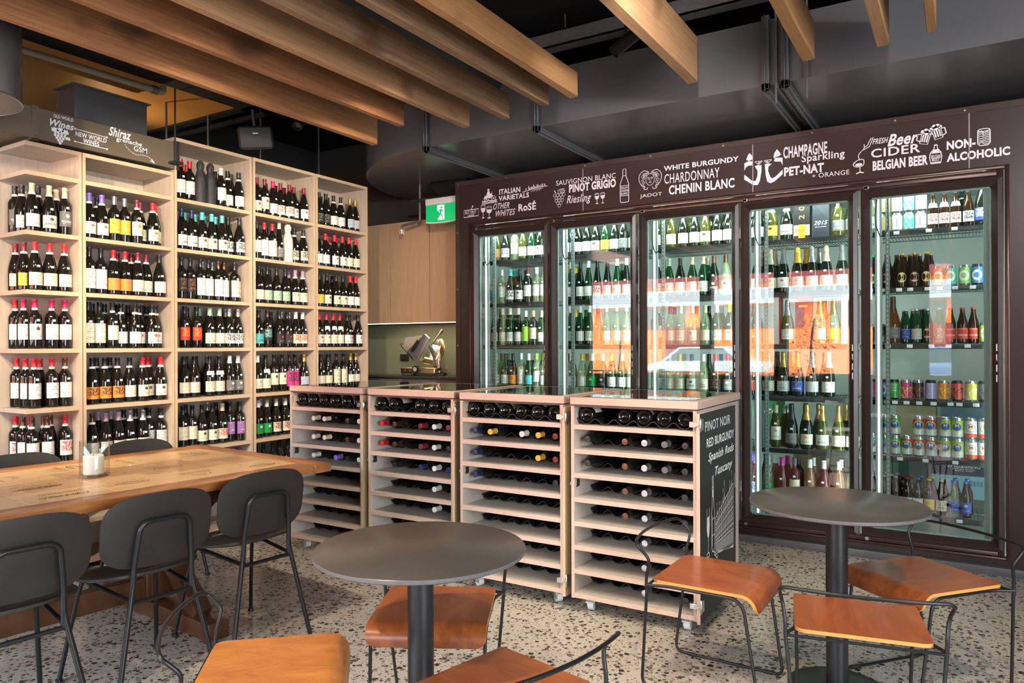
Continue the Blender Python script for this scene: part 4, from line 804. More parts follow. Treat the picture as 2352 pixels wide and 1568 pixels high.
# bottles row by row: place along the shelf in metres, shape and glass, cap, label
ROWS = """
S 1 1|2.238 -4.985 b k+ g2c:BOASSO;2.241 -4.905 g k+ w1;2.245 -4.790 g n+ w2;2.338 -4.780 g n+ c2k:BAROLO;2.433 -4.788 b n+ g2c:BOASSO|2.311 -4.859 k+;2.348 -4.934 k+;2.430 -4.954 k+;2.422 -4.867 n+
S 1 2|2.241 -4.985 g d+ c1r;2.241 -4.882 g d+ y2o;2.260 -4.790 g r+ c1r;2.346 -4.792 g r+ c1o;2.430 -4.788 g r+ c1o|
S 1 3|2.238 -4.985 b r+ w2;2.238 -4.881 b m+ w2;2.259 -4.790 b m+ w2k;2.355 -4.790 b m+ w2;2.433 -4.790 b m+ w2|2.310 -4.915 r
S 1 4|2.238 -4.968 b r+ w1;2.238 -4.859 b r+ w1;2.250 -4.784 b r+ w1k;2.355 -4.790 b r+ w1k;2.433 -4.790 b b+ w1o|2.341 -4.905 r+
S 1 5|2.238 -4.985 b r+ w3r;2.238 -4.895 b b+ w2;2.241 -4.790 b b+ w2;2.327 -4.790 b b+ w2;2.433 -4.790 b r+ w3r|2.304 -4.940 r+;2.346 -4.867 b+;2.409 -4.923 b+
S 2 1|2.584 -4.789 g p+ w2b;2.668 -4.792 g p+ w2b;2.748 -4.787 b s y1;2.823 -4.796 b s y1;2.896 -4.773 b d+ c2o;2.953 -4.830 g d+ c1;3.006 -4.765 g r+ c2o;3.060 -4.829 g r+ c2o|2.699 -4.905 u+
S 2 2|2.584 -4.789 b k wT1;2.661 -4.793 b k wT1;2.740 -4.787 g r+ o1p;2.824 -4.794 g r+ o1p;2.906 -4.781 g d+ c2e;2.984 -4.811 g d+ c2e;3.060 -4.775 g k w1|2.840 -4.913 d;2.914 -4.873 d+;2.965 -4.940 d;3.035 -4.894 d
S 2 3|2.577 -4.788 b k cT1;2.653 -4.796 b k cT1;2.728 -4.778 b k+ c1e;2.802 -4.807 g k+ w1e;2.875 -4.765 g k+ w1e;2.937 -4.822 g k+ w2r;2.998 -4.765 g k+ w2r;3.060 -4.822 g k+ w2r|2.664 -4.903 k;2.748 -4.910 k+;2.830 -4.897 k+;2.913 -4.911 k;2.992 -4.884 k;3.060 -4.933 k+
S 2 4|2.600 -4.789 g k+ o3k;2.683 -4.791 g k+ o3k;2.767 -4.790 g k+ o3k;2.852 -4.793 g k+ c2;2.934 -4.775 g r+ c2k;3.001 -4.825 g r+ c2k;3.060 -4.766 g r+ c2k|2.692 -4.905 k+;2.782 -4.905 k+;3.060 -4.905 r+
S 2 5|2.600 -4.790 g b+ w1;2.688 -4.791 g l w1;2.772 -4.788 g l c1;2.855 -4.793 g s+ w2p;2.938 -4.780 g s+ w2p;3.007 -4.820 b k+ w3s;3.063 -4.768 b k+ w3s|2.704 -4.905 l;2.790 -4.905 l;2.876 -4.905 k+;2.960 -4.904 k+;3.043 -4.906 k+
S 3 0|3.234 -4.789 b r w1;3.310 -4.793 b r w1;3.394 -4.786 w k -;3.485 -4.796 w k -;3.568 -4.782 b W w1;3.644 -4.807 g k+ w1;3.723 -4.778 g k+ w1|3.341 -4.905 r;3.603 -4.902 k;3.677 -4.942 k;3.723 -4.872 k
S 3 1|3.242 -4.789 g u w1:NEAL;3.325 -4.792 g u w1:NEAL;3.409 -4.789 g t c2k;3.492 -4.792 g t c2k;3.575 -4.782 g t c2k;3.652 -4.815 g k w3k:WHIST;3.723 -4.771 g k w3k:WHIST|3.345 -4.905 t;3.429 -4.904 t;3.512 -4.913 t;3.585 -4.873 t;3.641 -4.935 k;3.716 -4.900 k
S 3 2|3.238 -4.788 b k k1o;3.314 -4.795 b k k1o;3.390 -4.784 b k wT1r;3.465 -4.795 b k wT1r;3.541 -4.782 b b wT1r;3.612 -4.811 b b wT1r;3.673 -4.765 b k cT1k;3.726 -4.820 b k cT1k|3.494 -4.904 s;3.578 -4.906 s;3.663 -4.905 k
S 3 3|3.263 -4.790 b k r3o;3.361 -4.790 b k r3o;3.470 -4.790 g e c2;3.556 -4.791 g e c2;3.639 -4.786 g s w3k;3.723 -4.793 g s w3k|3.360 -4.905 k;3.466 -4.908 e;3.547 -4.884 e;3.614 -4.934 e;3.667 -4.868 s;3.723 -4.931 s
S 3 4|3.257 -4.790 g k c1r;3.340 -4.790 g k c1r;3.468 -4.790 g kn c1k;3.552 -4.790 g kn c1k;3.639 -4.785 g W g2w;3.723 -4.795 g W g2w|3.352 -4.905 k;3.440 -4.913 k;3.522 -4.897 s;3.641 -4.915 s;3.723 -4.895 s
S 3 5|3.246 -4.789 b k c1;3.322 -4.791 b k c1;3.402 -4.790 g k c2k;3.491 -4.790 g k c2k;3.575 -4.787 g n c3r;3.654 -4.800 b k p1w:SHZ;3.726 -4.776 b k p1w:SHZ|3.347 -4.905 k;3.530 -4.903 s;3.613 -4.914 k;3.686 -4.873 k;3.723 -4.948 k
S 3 6|3.396 -4.790 g k w1;3.486 -4.790 g k w1;3.634 -4.790 g k w1;3.723 -4.790 g b w1|
S 4 0|3.903 -4.789 g d c2r;3.983 -4.791 b d c2r;4.063 -4.788 g m w1k;4.147 -4.794 g d w3b;4.229 -4.780 g d w3b;4.306 -4.813 g d w2r;4.380 -4.774 g d w2r|4.090 -4.905 d;4.191 -4.905 d;4.282 -4.905 d;4.365 -4.905 d
S 4 1|3.903 -4.788 b k w1r;3.979 -4.794 b r wT1r;4.055 -4.787 b r wT1r;4.131 -4.793 f n g1w;4.214 -4.784 w W w1;4.299 -4.803 g k+ c3k;4.380 -4.781 g k+ c3k|4.094 -4.905 k;4.379 -4.905 k
S 4 2|3.923 -4.790 g k c2;4.006 -4.790 g k e1k;4.101 -4.790 g k e1k;4.191 -4.790 g k e1k;4.296 -4.789 g l+ c2o;4.380 -4.791 g l+ c2o|4.039 -4.904 k;4.122 -4.906 k;4.330 -4.905 l
S 4 3|3.918 -4.790 g k t1k:ONDA;4.005 -4.790 b b k3t;4.127 -4.790 g k k2r;4.212 -4.790 g k k2r;4.297 -4.785 g W c3r;4.380 -4.795 g W c3r|4.136 -4.905 k;4.252 -4.905 s;4.335 -4.905 s
S 4 4|3.904 -4.789 g W c2t;3.987 -4.791 g kn c1;4.071 -4.790 b k c2k;4.154 -4.790 b k c2k;4.231 -4.786 b k mT3k;4.304 -4.805 b k mT3k;4.380 -4.778 g o w4u|4.078 -4.905 k;4.254 -4.905 k
S 4 5|3.912 -4.790 g W G2w;3.996 -4.790 g W G2w;4.091 -4.790 g W c3d;4.186 -4.790 g W c3d|4.028 -4.905 s;4.168 -4.910 s;4.250 -4.900 s;4.334 -4.905 s
S 4 6|3.885 -4.788 g k -;3.968 -4.799 g k -;4.046 -4.780 b k -;4.124 -4.795 g k -;4.208 -4.789 g k -|4.234 -4.905 k;4.337 -4.905 k
S 5 0|4.568 -4.789 g k k1w;4.651 -4.791 g k k1w;4.743 -4.790 g k+ w1;4.832 -4.790 g k+ w1;4.943 -4.783 g o w4u;5.026 -4.797 g o w4u|4.784 -4.904 k;4.700 -4.906 k
S 5 1|4.561 -4.788 g k w1k;4.645 -4.792 g r w1k;4.754 -4.790 g r w2r;4.851 -4.790 g r w2r;4.935 -4.790 g r c1e;5.023 -4.790 g r c1e|4.777 -4.905 r;4.885 -4.905 r;5.026 -4.905 k
S 5 2|4.572 -4.790 g k y1;4.661 -4.790 g k c2k;4.772 -4.790 g k c2k;4.859 -4.790 g k c2k;4.943 -4.784 g r w1s;5.026 -4.795 g r w1s|4.837 -4.905 k;4.698 -4.905 k
S 5 3|4.567 -4.789 g r c2r;4.651 -4.791 g rn c2r;4.734 -4.789 g rn c2s;4.818 -4.793 g rn c2s;4.901 -4.780 g k w1;4.970 -4.827 g k w2m;5.026 -4.765 g k w2m|
S 5 4|4.585 -4.790 g k c1;4.670 -4.790 g k c1;4.771 -4.790 b k cT1k;4.859 -4.790 b k cT1k;4.943 -4.783 g o w1k;5.026 -4.797 g o w1k|4.795 -4.905 k
F 1 0|-3.519 5.485 gO o b1o;-3.430 5.485 gD k w3u;-3.336 5.485 bC n c1;-3.250 5.485 gO o w2;-3.162 5.485 gG W w1;-3.078 5.485 gD k w2r|-3.202 5.585 gG W;-3.119 5.585 gD W
F 1 1|-3.555 5.485 fC t t1w;-3.469 5.485 bC W w1;-3.378 5.479 gD t w3k;-3.287 5.485 gD k w2k;-3.204 5.485 bD d+ w1;-3.117 5.488 bC W w1;-3.041 5.482 bC s w1|-3.428 5.604 gD t;-3.360 5.558 gG t;-3.299 5.612 gG k;-3.179 5.585 gD d
F 1 2|-3.551 5.485 fA y c1;-3.464 5.485 fC W c2;-3.385 5.485 fG W w3s;-3.301 5.485 fD W w1;-3.226 5.485 bG W LT0;-3.150 5.485 bD n c1;-3.066 5.485 gG n c2|-3.552 5.585 fG y;-3.472 5.585 fA y;-3.396 5.585 fG W;-3.213 5.567 gG n;-3.150 5.619 gG n;-3.086 5.569 gG n
F 1 3|-3.534 5.485 gC n w3b;-3.439 5.486 gG k w2s;-3.358 5.484 gD k o1w:EKO;-3.275 5.486 bC W wT1;-3.197 5.483 gG W t2e;-3.119 5.489 bC L w1;-3.041 5.482 gC L w1|-3.543 5.587 gC n;-3.462 5.583 gG n;-3.224 5.585 gG W;-3.118 5.585 gG L
F 2 0|-2.799 5.482 gG k w2r;-2.717 5.486 gD k w1;-2.636 5.484 gD k w1;-2.555 5.485 gD k w2k;-2.469 5.484 gG k y2;-2.388 5.488 gD k w1;-2.307 5.479 gD k g1w;-2.226 5.489 gD k w1|-2.845 5.549 gG y;-2.841 5.630 gG k
F 2 1|-2.779 5.485 fG W w2;-2.697 5.485 fD k w2;-2.622 5.485 fG W w2;-2.543 5.485 fD k w3k;-2.454 5.485 fD k w1;-2.367 5.485 fG W w1y;-2.286 5.485 fD W w1|-2.845 5.628 gG y;-2.845 5.541 gG y;-2.776 5.585 gG y;-2.363 5.585 gG e
F 2 2|-2.786 5.485 fG W e1w;-2.699 5.485 fG W w1;-2.614 5.485 fG W w3e;-2.538 5.485 fD k -;-2.461 5.485 fC W w1;-2.373 5.485 fC W w1;-2.287 5.485 fC W w2o|-2.845 5.630 gG y;-2.845 5.540 gG y;-2.777 5.585 gG y;-2.695 5.584 gG G
F 2 3|-2.782 5.485 gC W w2;-2.684 5.485 gC y w1;-2.593 5.485 gG W G2y;-2.498 5.485 gD W k2w;-2.416 5.485 gG L w2;-2.327 5.487 gG n w2;-2.246 5.483 gC W w2|-2.845 5.626 gG W;-2.841 5.544 gG k;-2.684 5.585 gC y;-2.587 5.585 gG W
F 3 0|-2.005 5.485 gO y c2;-1.910 5.485 gO y c2;-1.815 5.485 gD y w2;-1.725 5.485 gD W w2;-1.643 5.485 gO L c2k;-1.552 5.485 gD k w1;-1.470 5.485 gD W c2|-2.012 5.587 gO y;-1.933 5.566 gO y;-1.862 5.606 gO y;-1.785 5.580 gO y;-1.627 5.585 gD k;-1.519 5.585 gD k
F 3 1|-2.026 5.485 gD W w1;-1.929 5.485 gG e w1;-1.841 5.485 gD k w2;-1.745 5.485 gG n w1k;-1.661 5.485 gG n w2;-1.580 5.485 gD b k2w:CHABLIS;-1.491 5.485 gC b w2k|-2.075 5.602 gG W;-2.001 5.568 gG G;-1.655 5.585 gG n
F 3 2|-2.020 5.485 bD W c1b:TILBURY;-1.921 5.485 gC r c1o;-1.838 5.485 gC W c1;-1.746 5.485 gC W c2b;-1.647 5.485 gC n c1o;-1.559 5.485 gG W t1k:ONDA;-1.463 5.485 gG y w2r|-2.078 5.585 bD W;-1.921 5.585 gC r;-1.744 5.585 gC k;-1.649 5.585 gD k;-1.550 5.585 gG W
F 3 3|-2.027 5.485 gC W w2k;-1.932 5.485 gC W c1;-1.849 5.485 gC y c1;-1.752 5.485 gC k w2k:BOBAR;-1.663 5.485 gC W c1k:YARRA VALLEY;-1.569 5.485 gD r k1o;-1.478 5.485 gD r g2w|-2.075 5.585 gG k;-1.843 5.585 gG y;-1.650 5.585 gG k;-1.556 5.585 gG k
F 4 0|-1.257 5.485 cD b w2;-1.158 5.485 cO s y2k;-1.056 5.485 cD l w1k:BOLLINGER;-0.949 5.487 xk - v;-0.823 5.481 xg - d;-0.716 5.490 cO k g1w;-0.627 5.482 cD k g1w|-1.306 5.587 cD s;-1.218 5.583 cD b
F 4 1|-1.260 5.485 cD o w2;-1.168 5.485 cD n c2o;-1.079 5.485 cD g w2r;-0.980 5.484 cD y s1w;-0.886 5.485 cD s w1;-0.794 5.485 cD n w2s;-0.692 5.485 cD g w2|-1.244 5.585 cD b;-1.156 5.585 cD n;-1.009 5.606 cD y;-0.934 5.559 cD y;-0.852 5.593 cD s
F 4 2|-1.264 5.483 cD k k1w:AYALA;-1.157 5.488 xw - b;-1.050 5.483 cO s w1;-0.943 5.489 xr - n;-0.836 5.479 cC o w1;-0.748 5.491 cC o y1;-0.641 5.482 xw - t|-1.306 5.585 cC b;-0.822 5.585 cD o
F 4 3|-1.274 5.485 cD o r1w;-1.183 5.485 cD s c1k:JANSZ;-1.081 5.485 cD o s1k:JANSZ;-0.986 5.485 cD o u1w:DAOSA;-0.888 5.485 cD s s0;-0.781 5.485 cD W w2s|-1.257 5.585 cD o;-1.146 5.589 cD b;-1.057 5.581 cD o;-0.903 5.595 cD s;-0.816 5.575 cD s
F 4 4|-1.243 5.485 w g -;-1.133 5.482 bO n w2o;-1.026 5.483 cD k g1;-0.924 5.484 cD o c2o;-0.822 5.485 cO o w1k:Idee Fixe;-0.718 5.486 cO o w2o;-0.630 5.484 cD k w1|-1.164 5.601 gO s;-1.085 5.544 gO s;-1.083 5.625 gO s;-0.946 5.570 cD b;-0.864 5.603 cD o;-0.679 5.585 cD o
F 4 5|-1.277 5.485 gP p w3u;-1.190 5.485 gC W G1w;-1.094 5.485 gP M -;-1.008 5.485 bP g c1o:BJERNER;-0.906 5.485 gY W -;-0.814 5.485 gP W -;-0.717 5.484 gY W -;-0.635 5.486 gC W -|-1.308 5.574 gP p;-1.233 5.604 gD u;-1.156 5.577 gP W;-1.076 5.586 gP M;-0.997 5.585 bD g;-0.898 5.585 gY W;-0.802 5.585 gP W;-0.715 5.585 gY W
F 5 0|-0.504 5.485 gC W w1k:ION;-0.425 5.485 2pa - -;-0.355 5.485 2wa - -;-0.286 5.485 2ta - -;-0.217 5.485 2wa - -;-0.148 5.485 hA kn w3r:HILLS;-0.084 5.485 hA kn w3r:HILLS;-0.020 5.485 hA kn w3r:HILLS;0.048 5.485 hD k w3k:SIDRE;0.122 5.485 gD k u3w|0.014 5.585 bD k
F 5 1|-0.500 5.485 hD G G5:Coopers;-0.417 5.485 hD r r5:Coopers;-0.328 5.485 hD y y5:Coopers;-0.252 5.485 hD o b5:Coopers;-0.184 5.485 hD y y5:Coopers;-0.117 5.485 1o - -;-0.048 5.485 1t - -;0.025 5.486 1e - -;0.094 5.483 1u - -;0.163 5.487 1r - -|-0.479 5.584 hD G;-0.417 5.600 hD d;-0.363 5.565 hD d;-0.318 5.612 hD y;-0.283 5.557 hD y;-0.228 5.591 hD o;-0.164 5.585 hD y
F 5 2|-0.525 5.482 1k - -;-0.456 5.494 1s - -;-0.380 5.474 cA b g1;-0.306 5.492 hG W u1w;-0.243 5.480 hG s s1r;-0.179 5.488 hG s w5r;-0.115 5.482 hC W w5;-0.051 5.490 hD r r1w:PERONI;0.013 5.477 hD r r1w:PERONI;0.073 5.499 hD r r1w:PERONI;0.136 5.476 1L - -|-0.321 5.601 hG W;-0.268 5.564 hG W;-0.220 5.618 hG k;-0.203 5.556 hG k
F 5 3|-0.516 5.483 1m - -;-0.447 5.488 1u - PALE ALE;-0.378 5.484 1G - LITTLE BANG LAGER;-0.306 5.485 1my - -;-0.236 5.485 1kr - -;-0.164 5.485 1l - -;-0.092 5.485 1oy - -;-0.017 5.485 1rk - -;0.058 5.485 1yw - -;0.128 5.485 1gk - -|
F 5 4|-0.509 5.484 1Gm - -;-0.440 5.487 2Gm - -;-0.370 5.484 2Gm - -;-0.301 5.486 1rm - -;-0.231 5.485 2rm - -;-0.161 5.485 2rm - -;-0.085 5.485 2Lm - -;-0.015 5.485 2Lm - -;0.058 5.485 2wm - -;0.128 5.485 2wm - -|
F 5 5|-0.506 5.485 hD s w1;-0.441 5.485 hD n c1;-0.368 5.485 hD l w1;-0.303 5.485 hD r w1;-0.239 5.485 hD B w1;-0.174 5.485 hD y y1w;-0.106 5.485 hD e c1k:Trappe;-0.038 5.485 hC B u1w;0.029 5.485 hD B u2y|-0.516 5.602 hD s;-0.466 5.561 hD s;-0.429 5.614 hD n;-0.400 5.556 hD n;-0.365 5.611 hD l;-0.331 5.555 hD b;-0.284 5.600 hD r;-0.223 5.580 hD B;-0.159 5.587 hD y;-0.095 5.585 hD e;-0.026 5.585 hD B;0.039 5.585 hD B
"""

# ------------------------------------------------------------------ bottles, cans, labels
COL = {'k': ((.014, .014, .016), 'black'), 'r': ((.56, .018, .026), 'red'), 'd': ((.20, .018, .030), 'dark red'), 'm': ((.50, .015, .085), 'crimson'), 'W': ((.74, .75, .74), 'white'), 'w': ((.76, .75, .71), 'white'),
       'y': ((.74, .46, .04), 'yellow'), 'o': ((.56, .36, .11), 'gold'), 's': ((.46, .48, .50), 'silver'), 'p': ((.22, .14, .52), 'violet'), 'u': ((.018, .028, .10), 'navy'), 'B': ((.05, .13, .45), 'blue'), 't': ((.10, .46, .47), 'teal'), 'b': ((.15, .075, .045), 'brown'),
       'e': ((.34, .52, .36), 'pale green'), 'g': ((.13, .135, .14), 'grey'), 'n': ((.56, .47, .33), 'beige'), 'l': ((.40, .26, .36), 'mauve'), 'G': ((.01, .30, .07), 'green'), 'L': ((.32, .58, .06), 'lime'), 'M': ((.70, .015, .36), 'magenta'), 'c': ((.72, .66, .52), 'cream')}
LCOL = dict(COL, o=((.80, .27, .04), 'orange'), y=((.78, .52, .07), 'yellow'), m=((.66, .04, .26), 'pink'), p=((.27, .12, .34), 'purple'), r=((.62, .05, .03), 'red'), g=((.15, .15, .145), 'grey'), s=((.55, .56, .55), 'silver'), b=((.30, .15, .06), 'brown'), k=((.02, .02, .022), 'black'), u=((.03, .07, .36), 'blue'))
def label_mat(base, style, acc):
    nm = 'label_%s%s%s' % (base, style, acc)
    if nm in MATS: return MATS[nm]
    m, nt, b = newmat(nm); g = G(nt); bc = LCOL[base][0]; ac = LCOL[acc][0]
    uvn = g.n('ShaderNodeUVMap'); sx = g.n('ShaderNodeSeparateXYZ'); nt.links.new(uvn.outputs[0], sx.inputs[0]); u, v = sx.outputs[0], sx.outputs[1]
    oi = g.n('ShaderNodeObjectInfo').outputs['Random']; cb = g.n('ShaderNodeCombineXYZ'); nt.links.new(u, cb.inputs[0]); nt.links.new(v, cb.inputs[1]); uv = cb.outputs[0]
    col = (*bc, 1); ink = (.09, .085, .08) if base not in 'kgupd' else (.62, .58, .50)
    if style == '3':
        msk = g.m('MULTIPLY', g.m('GREATER_THAN', g.noise(uv, 7, 3, .6, 1.2), .5), g.m('MULTIPLY', g.m('GREATER_THAN', v, .28), g.m('LESS_THAN', v, .9)))
        msk = g.m('MULTIPLY', msk, g.m('LESS_THAN', g.m('ABSOLUTE', u), .38)); col = g.mix(msk, col, ac)
        m2 = g.m('MULTIPLY', g.m('GREATER_THAN', g.noise(uv, 14, 2, .5, 2), .58), g.m('GREATER_THAN', v, .3)); col = g.mix(g.m('MULTIPLY', m2, .8), col, ink)
    if style == '2':
        du, dv = g.m('MULTIPLY', u, 1.15), g.m('SUBTRACT', v, .70); d = g.m('SQRT', g.m('ADD', g.m('MULTIPLY', du, du), g.m('MULTIPLY', dv, dv)))
        msk = g.m('MULTIPLY', g.m('LESS_THAN', d, .13), g.m('GREATER_THAN', g.noise(uv, 16, 2, .5, 1.), .42)); col = g.mix(msk, col, ac)
    if style == '4':
        col = g.mix(g.m('LESS_THAN', g.m('FRACT', g.m('MULTIPLY', v, 6.)), .38), col, ac)
    if style == '5':
        d = g.m('MULTIPLY', g.m('SQRT', g.m('ADD', g.m('MULTIPLY', u, u), g.m('POWER', g.m('SUBTRACT', v, .5), 2.))), 2.)
        col = g.mix(g.m('LESS_THAN', d, .86), (*ac, 1), (.76, .74, .68)); col = g.mix(g.m('LESS_THAN', d, .58), col, (*ac, 1)); col = g.mix(g.m('MULTIPLY', g.m('LESS_THAN', d, .80), g.m('MULTIPLY', g.m('GREATER_THAN', d, .66), g.m('GREATER_THAN', g.noise(uv, 30, 2), .5))), col, (.10, .09, .08))
    if style in '12':
        hi = .82 if style == '1' else .48
        ln = g.m('MULTIPLY', v, 11.); row_ = g.m('FLOOR', ln); cb2 = g.n('ShaderNodeCombineXYZ'); g.put(cb2.inputs[0], g.m('MULTIPLY', u, 26.)); g.put(cb2.inputs[1], g.m('MULTIPLY', row_, 7.3)); g.put(cb2.inputs[2], g.m('MULTIPLY', oi, 0.))
        wd = g.m('GREATER_THAN', g.noise(cb2.outputs[0], 1.0, 1), .47); half = g.n('ShaderNodeTexWhiteNoise', noise_dimensions='1D'); g.put(half.inputs['W'], row_)
        inb = g.m('LESS_THAN', g.m('ABSOLUTE', u), g.m('MULTIPLY', g.m('SUBTRACT', half.outputs[0], .38), .55))
        msk = g.m('MULTIPLY', g.m('MULTIPLY', g.m('LESS_THAN', g.m('FRACT', ln), .42), wd), g.m('MULTIPLY', inb, g.m('MULTIPLY', g.m('LESS_THAN', v, hi), g.m('GREATER_THAN', v, .1))))
        col = g.mix(g.m('MULTIPLY', msk, .75), col, ac if acc != base and style == '1' and acc not in 'w' else ink)
        if style == '1':
            ed = g.m('MULTIPLY', g.m('GREATER_THAN', v, .84), g.m('MULTIPLY', g.m('LESS_THAN', g.m('ABSOLUTE', u), .3), g.m('GREATER_THAN', g.noise(uv, 30, 2), .55))); col = g.mix(g.m('MULTIPLY', ed, .6), col, ac if acc != base else ink)
    g.put(b.inputs['Base Color'], col); b.inputs['Roughness'].default_value = .55; b.inputs['Specular IOR Level'].default_value = .3
    MATS[nm] = m; return m
REDGLASS = mat('dark_wine_glass', (.009, .008, .006), .06, 0, .55)
GLASS = {'O': clear('olive_glass', (.50, .50, .10), 1.5, (.16, .17, .03), .30), 'G': clear('green_glass', (.10, .36, .14), 1.5, (.02, .10, .035), .38), 'C': clear('pale_glass', (.80, .86, .70), 1.5, (.50, .56, .36), .25),
         'D': clear('dark_green_glass', (.045, .085, .045), 1.5, (.018, .026, .016), .5), 'A': clear('amber_glass', (.55, .24, .05), 1.5, (.22, .09, .02), .35), 'P': clear('rose_glass', (.62, .20, .20), 1.5, (.25, .05, .06), .4), 'Y': clear('orange_wine_glass', (.80, .50, .28), 1.5, (.45, .24, .12), .4), 'B': clear('brown_glass', (.16, .07, .02), 1.5, (.05, .02, .008), .5)}
PROF = {  # radius, height pairs of the glass; foil from/to heights; label z0,z1; shoulder z for the tag
 'b': ([(0, .026), (.010, .024), (.020, .010), (.0265, .0015), (.031, 0), (.0355, .003), (.0365, .010), (.0368, .186), (.0350, .200), (.028, .213), (.0185, .224), (.0150, .236), (.0142, .262), (.0142, .283), (.0155, .285), (.0155, .300), (0, .300)], .246, (.055, .150), .172, .0375),
 'g': ([(0, .030), (.011, .027), (.022, .011), (.029, .0015), (.034, 0), (.0395, .004), (.0403, .012), (.0404, .128), (.0385, .150), (.0325, .180), (.0240, .212), (.0175, .236), (.0150, .252), (.0143, .281), (.0155, .283), (.0155, .297), (0, .297)], .240, (.032, .110), .148, .0410),
 'f': ([(0, .004), (.031, 0), (.0358, .004), (.0363, .012), (.0363, .120), (.0345, .145), (.0285, .185), (.0215, .225), (.0163, .258), (.0143, .285), (.0143, .306), (.0152, .308), (.0152, .325), (0, .325)], .270, (.035, .115), .150, .0368),
 'c': ([(0, .034), (.012, .03), (.024, .012), (.031, .0015), (.036, 0), (.0425, .004), (.0435, .012), (.0436, .115), (.0415, .145), (.0345, .180), (.0245, .215), (.0175, .245), (.0155, .272), (.0178, .276), (.0178, .285), (.0155, .290), (.0165, .302), (.0155, .312), (0, .315)], .205, (.035, .108), .140, .0440),
 'h': ([(0, .004), (.026, 0), (.0300, .003), (.0305, .010), (.0305, .120), (.0285, .140), (.0200, .168), (.0145, .190), (.0128, .215), (.0138, .218), (.0138, .228), (0, .229)], .214, (.030, .098), .128, .0310)}
cache = {}
def cached(key, fn):
    if key not in cache: cache[key] = fn()
    return cache[key]
def rad_at(sh, z):
    P = PROF[sh][0]
    for (r0, z0), (r1, z1) in zip(P[1:], P[2:]):
        if z0 <= z <= z1 and z1 > z0: return r0 + (r1 - r0) * (z - z0) / (z1 - z0)
    return P[-2][0]
def body_me(sh, gl):
    def f():
        if sh == 'w':
            m = MB(); rr = random.Random(4); P = [(0, 0), (.040, 0), (.042, .01), (.0425, .08), (.043, .15), (.041, .19), (.034, .215), (.028, .232), (.021, .248), (.0195, .254), (.024, .270), (.026, .288), (.022, .305), (.012, .322), (0, .318)]; m.lathe(P, 28)
            for v in m.bm.verts:
                if v.co.z > .02: k = 1 + (.05 + .10 * max(0, v.co.z - .19) / .13) * math.sin(7 * math.atan2(v.co.y, v.co.x) + v.co.z * 30) + rr.uniform(-.04, .04) * (1 + 3 * max(0, v.co.z - .2) / .1); v.co.x *= k; v.co.y *= k
            return m.mesh('wrapped_bottle', speckle('wrap_' + gl, *{'k': ((.022, .022, .026), (.045, .045, .05)), 'W': ((.50, .50, .47), (.62, .62, .58)), 'g': ((.10, .11, .115), (.17, .18, .18))}[gl], 60, .6), sharp=60)
        return MB().lathe(PROF[sh][0], 26).mesh('bottle_' + sh, REDGLASS if gl == 'R' else GLASS[gl], sharp=50)
    return cached(('body', sh, gl), f)
def patch(r0f, z0, z1, arc, d, nu=14, nv=1, zf=None):
    m = MB()
    def fn(a, b):
        t = (a - .5) * arc; z = z0 + (z1 - z0) * b; r = r0f(z) + d
        return (r * math.sin(t), -r * math.cos(t), z)
    m.grid(fn, nu, nv, lambda a, b: ((a - .5) * arc / R(150), b)); return m
def cap_me(sh, ck):
    def f():
        P, z0 = PROF[sh][0], PROF[sh][1]; m = MB(); top = P[-1][1]
        if sh == 'h': z0 = .217
        q = [(rad_at(sh, z0) + .0001, z0)] + [(rad_at(sh, z0) + .0007, z0)] + [(r + .0007, z) for r, z in P if z > z0 + .001 and r > .0137 and z > .1] + [(P[-2][0] * .8, top + .0006), (0, top + .0008)]
        m.lathe(q, 22); c = COL[ck][0]
        return m.mesh('capsule', mat('capsule_' + ck, c, .34 if ck not in 'os' else .28, .0 if ck not in 'osb' else .75, .5), sharp=45)
    return cached(('cap', sh, ck), f)
def band_me(sh):
    z = PROF[sh][1]
    return cached(('band', sh), lambda: MB().lathe([(rad_at(sh, z - .012) + .0006, z - .012), (rad_at(sh, z) + .0009, z + .002)], 20).mesh('neck_band', mat('band_paper', (.74, .74, .70), .6)))
def collar_me(sh):
    return cached(('collar', sh), lambda: patch(lambda z: rad_at(sh, z), PROF[sh][3] + .008, PROF[sh][3] + .038, R(130), .0006, 10, 3).mesh('neck_label', label_mat('w', '0', 'w')))
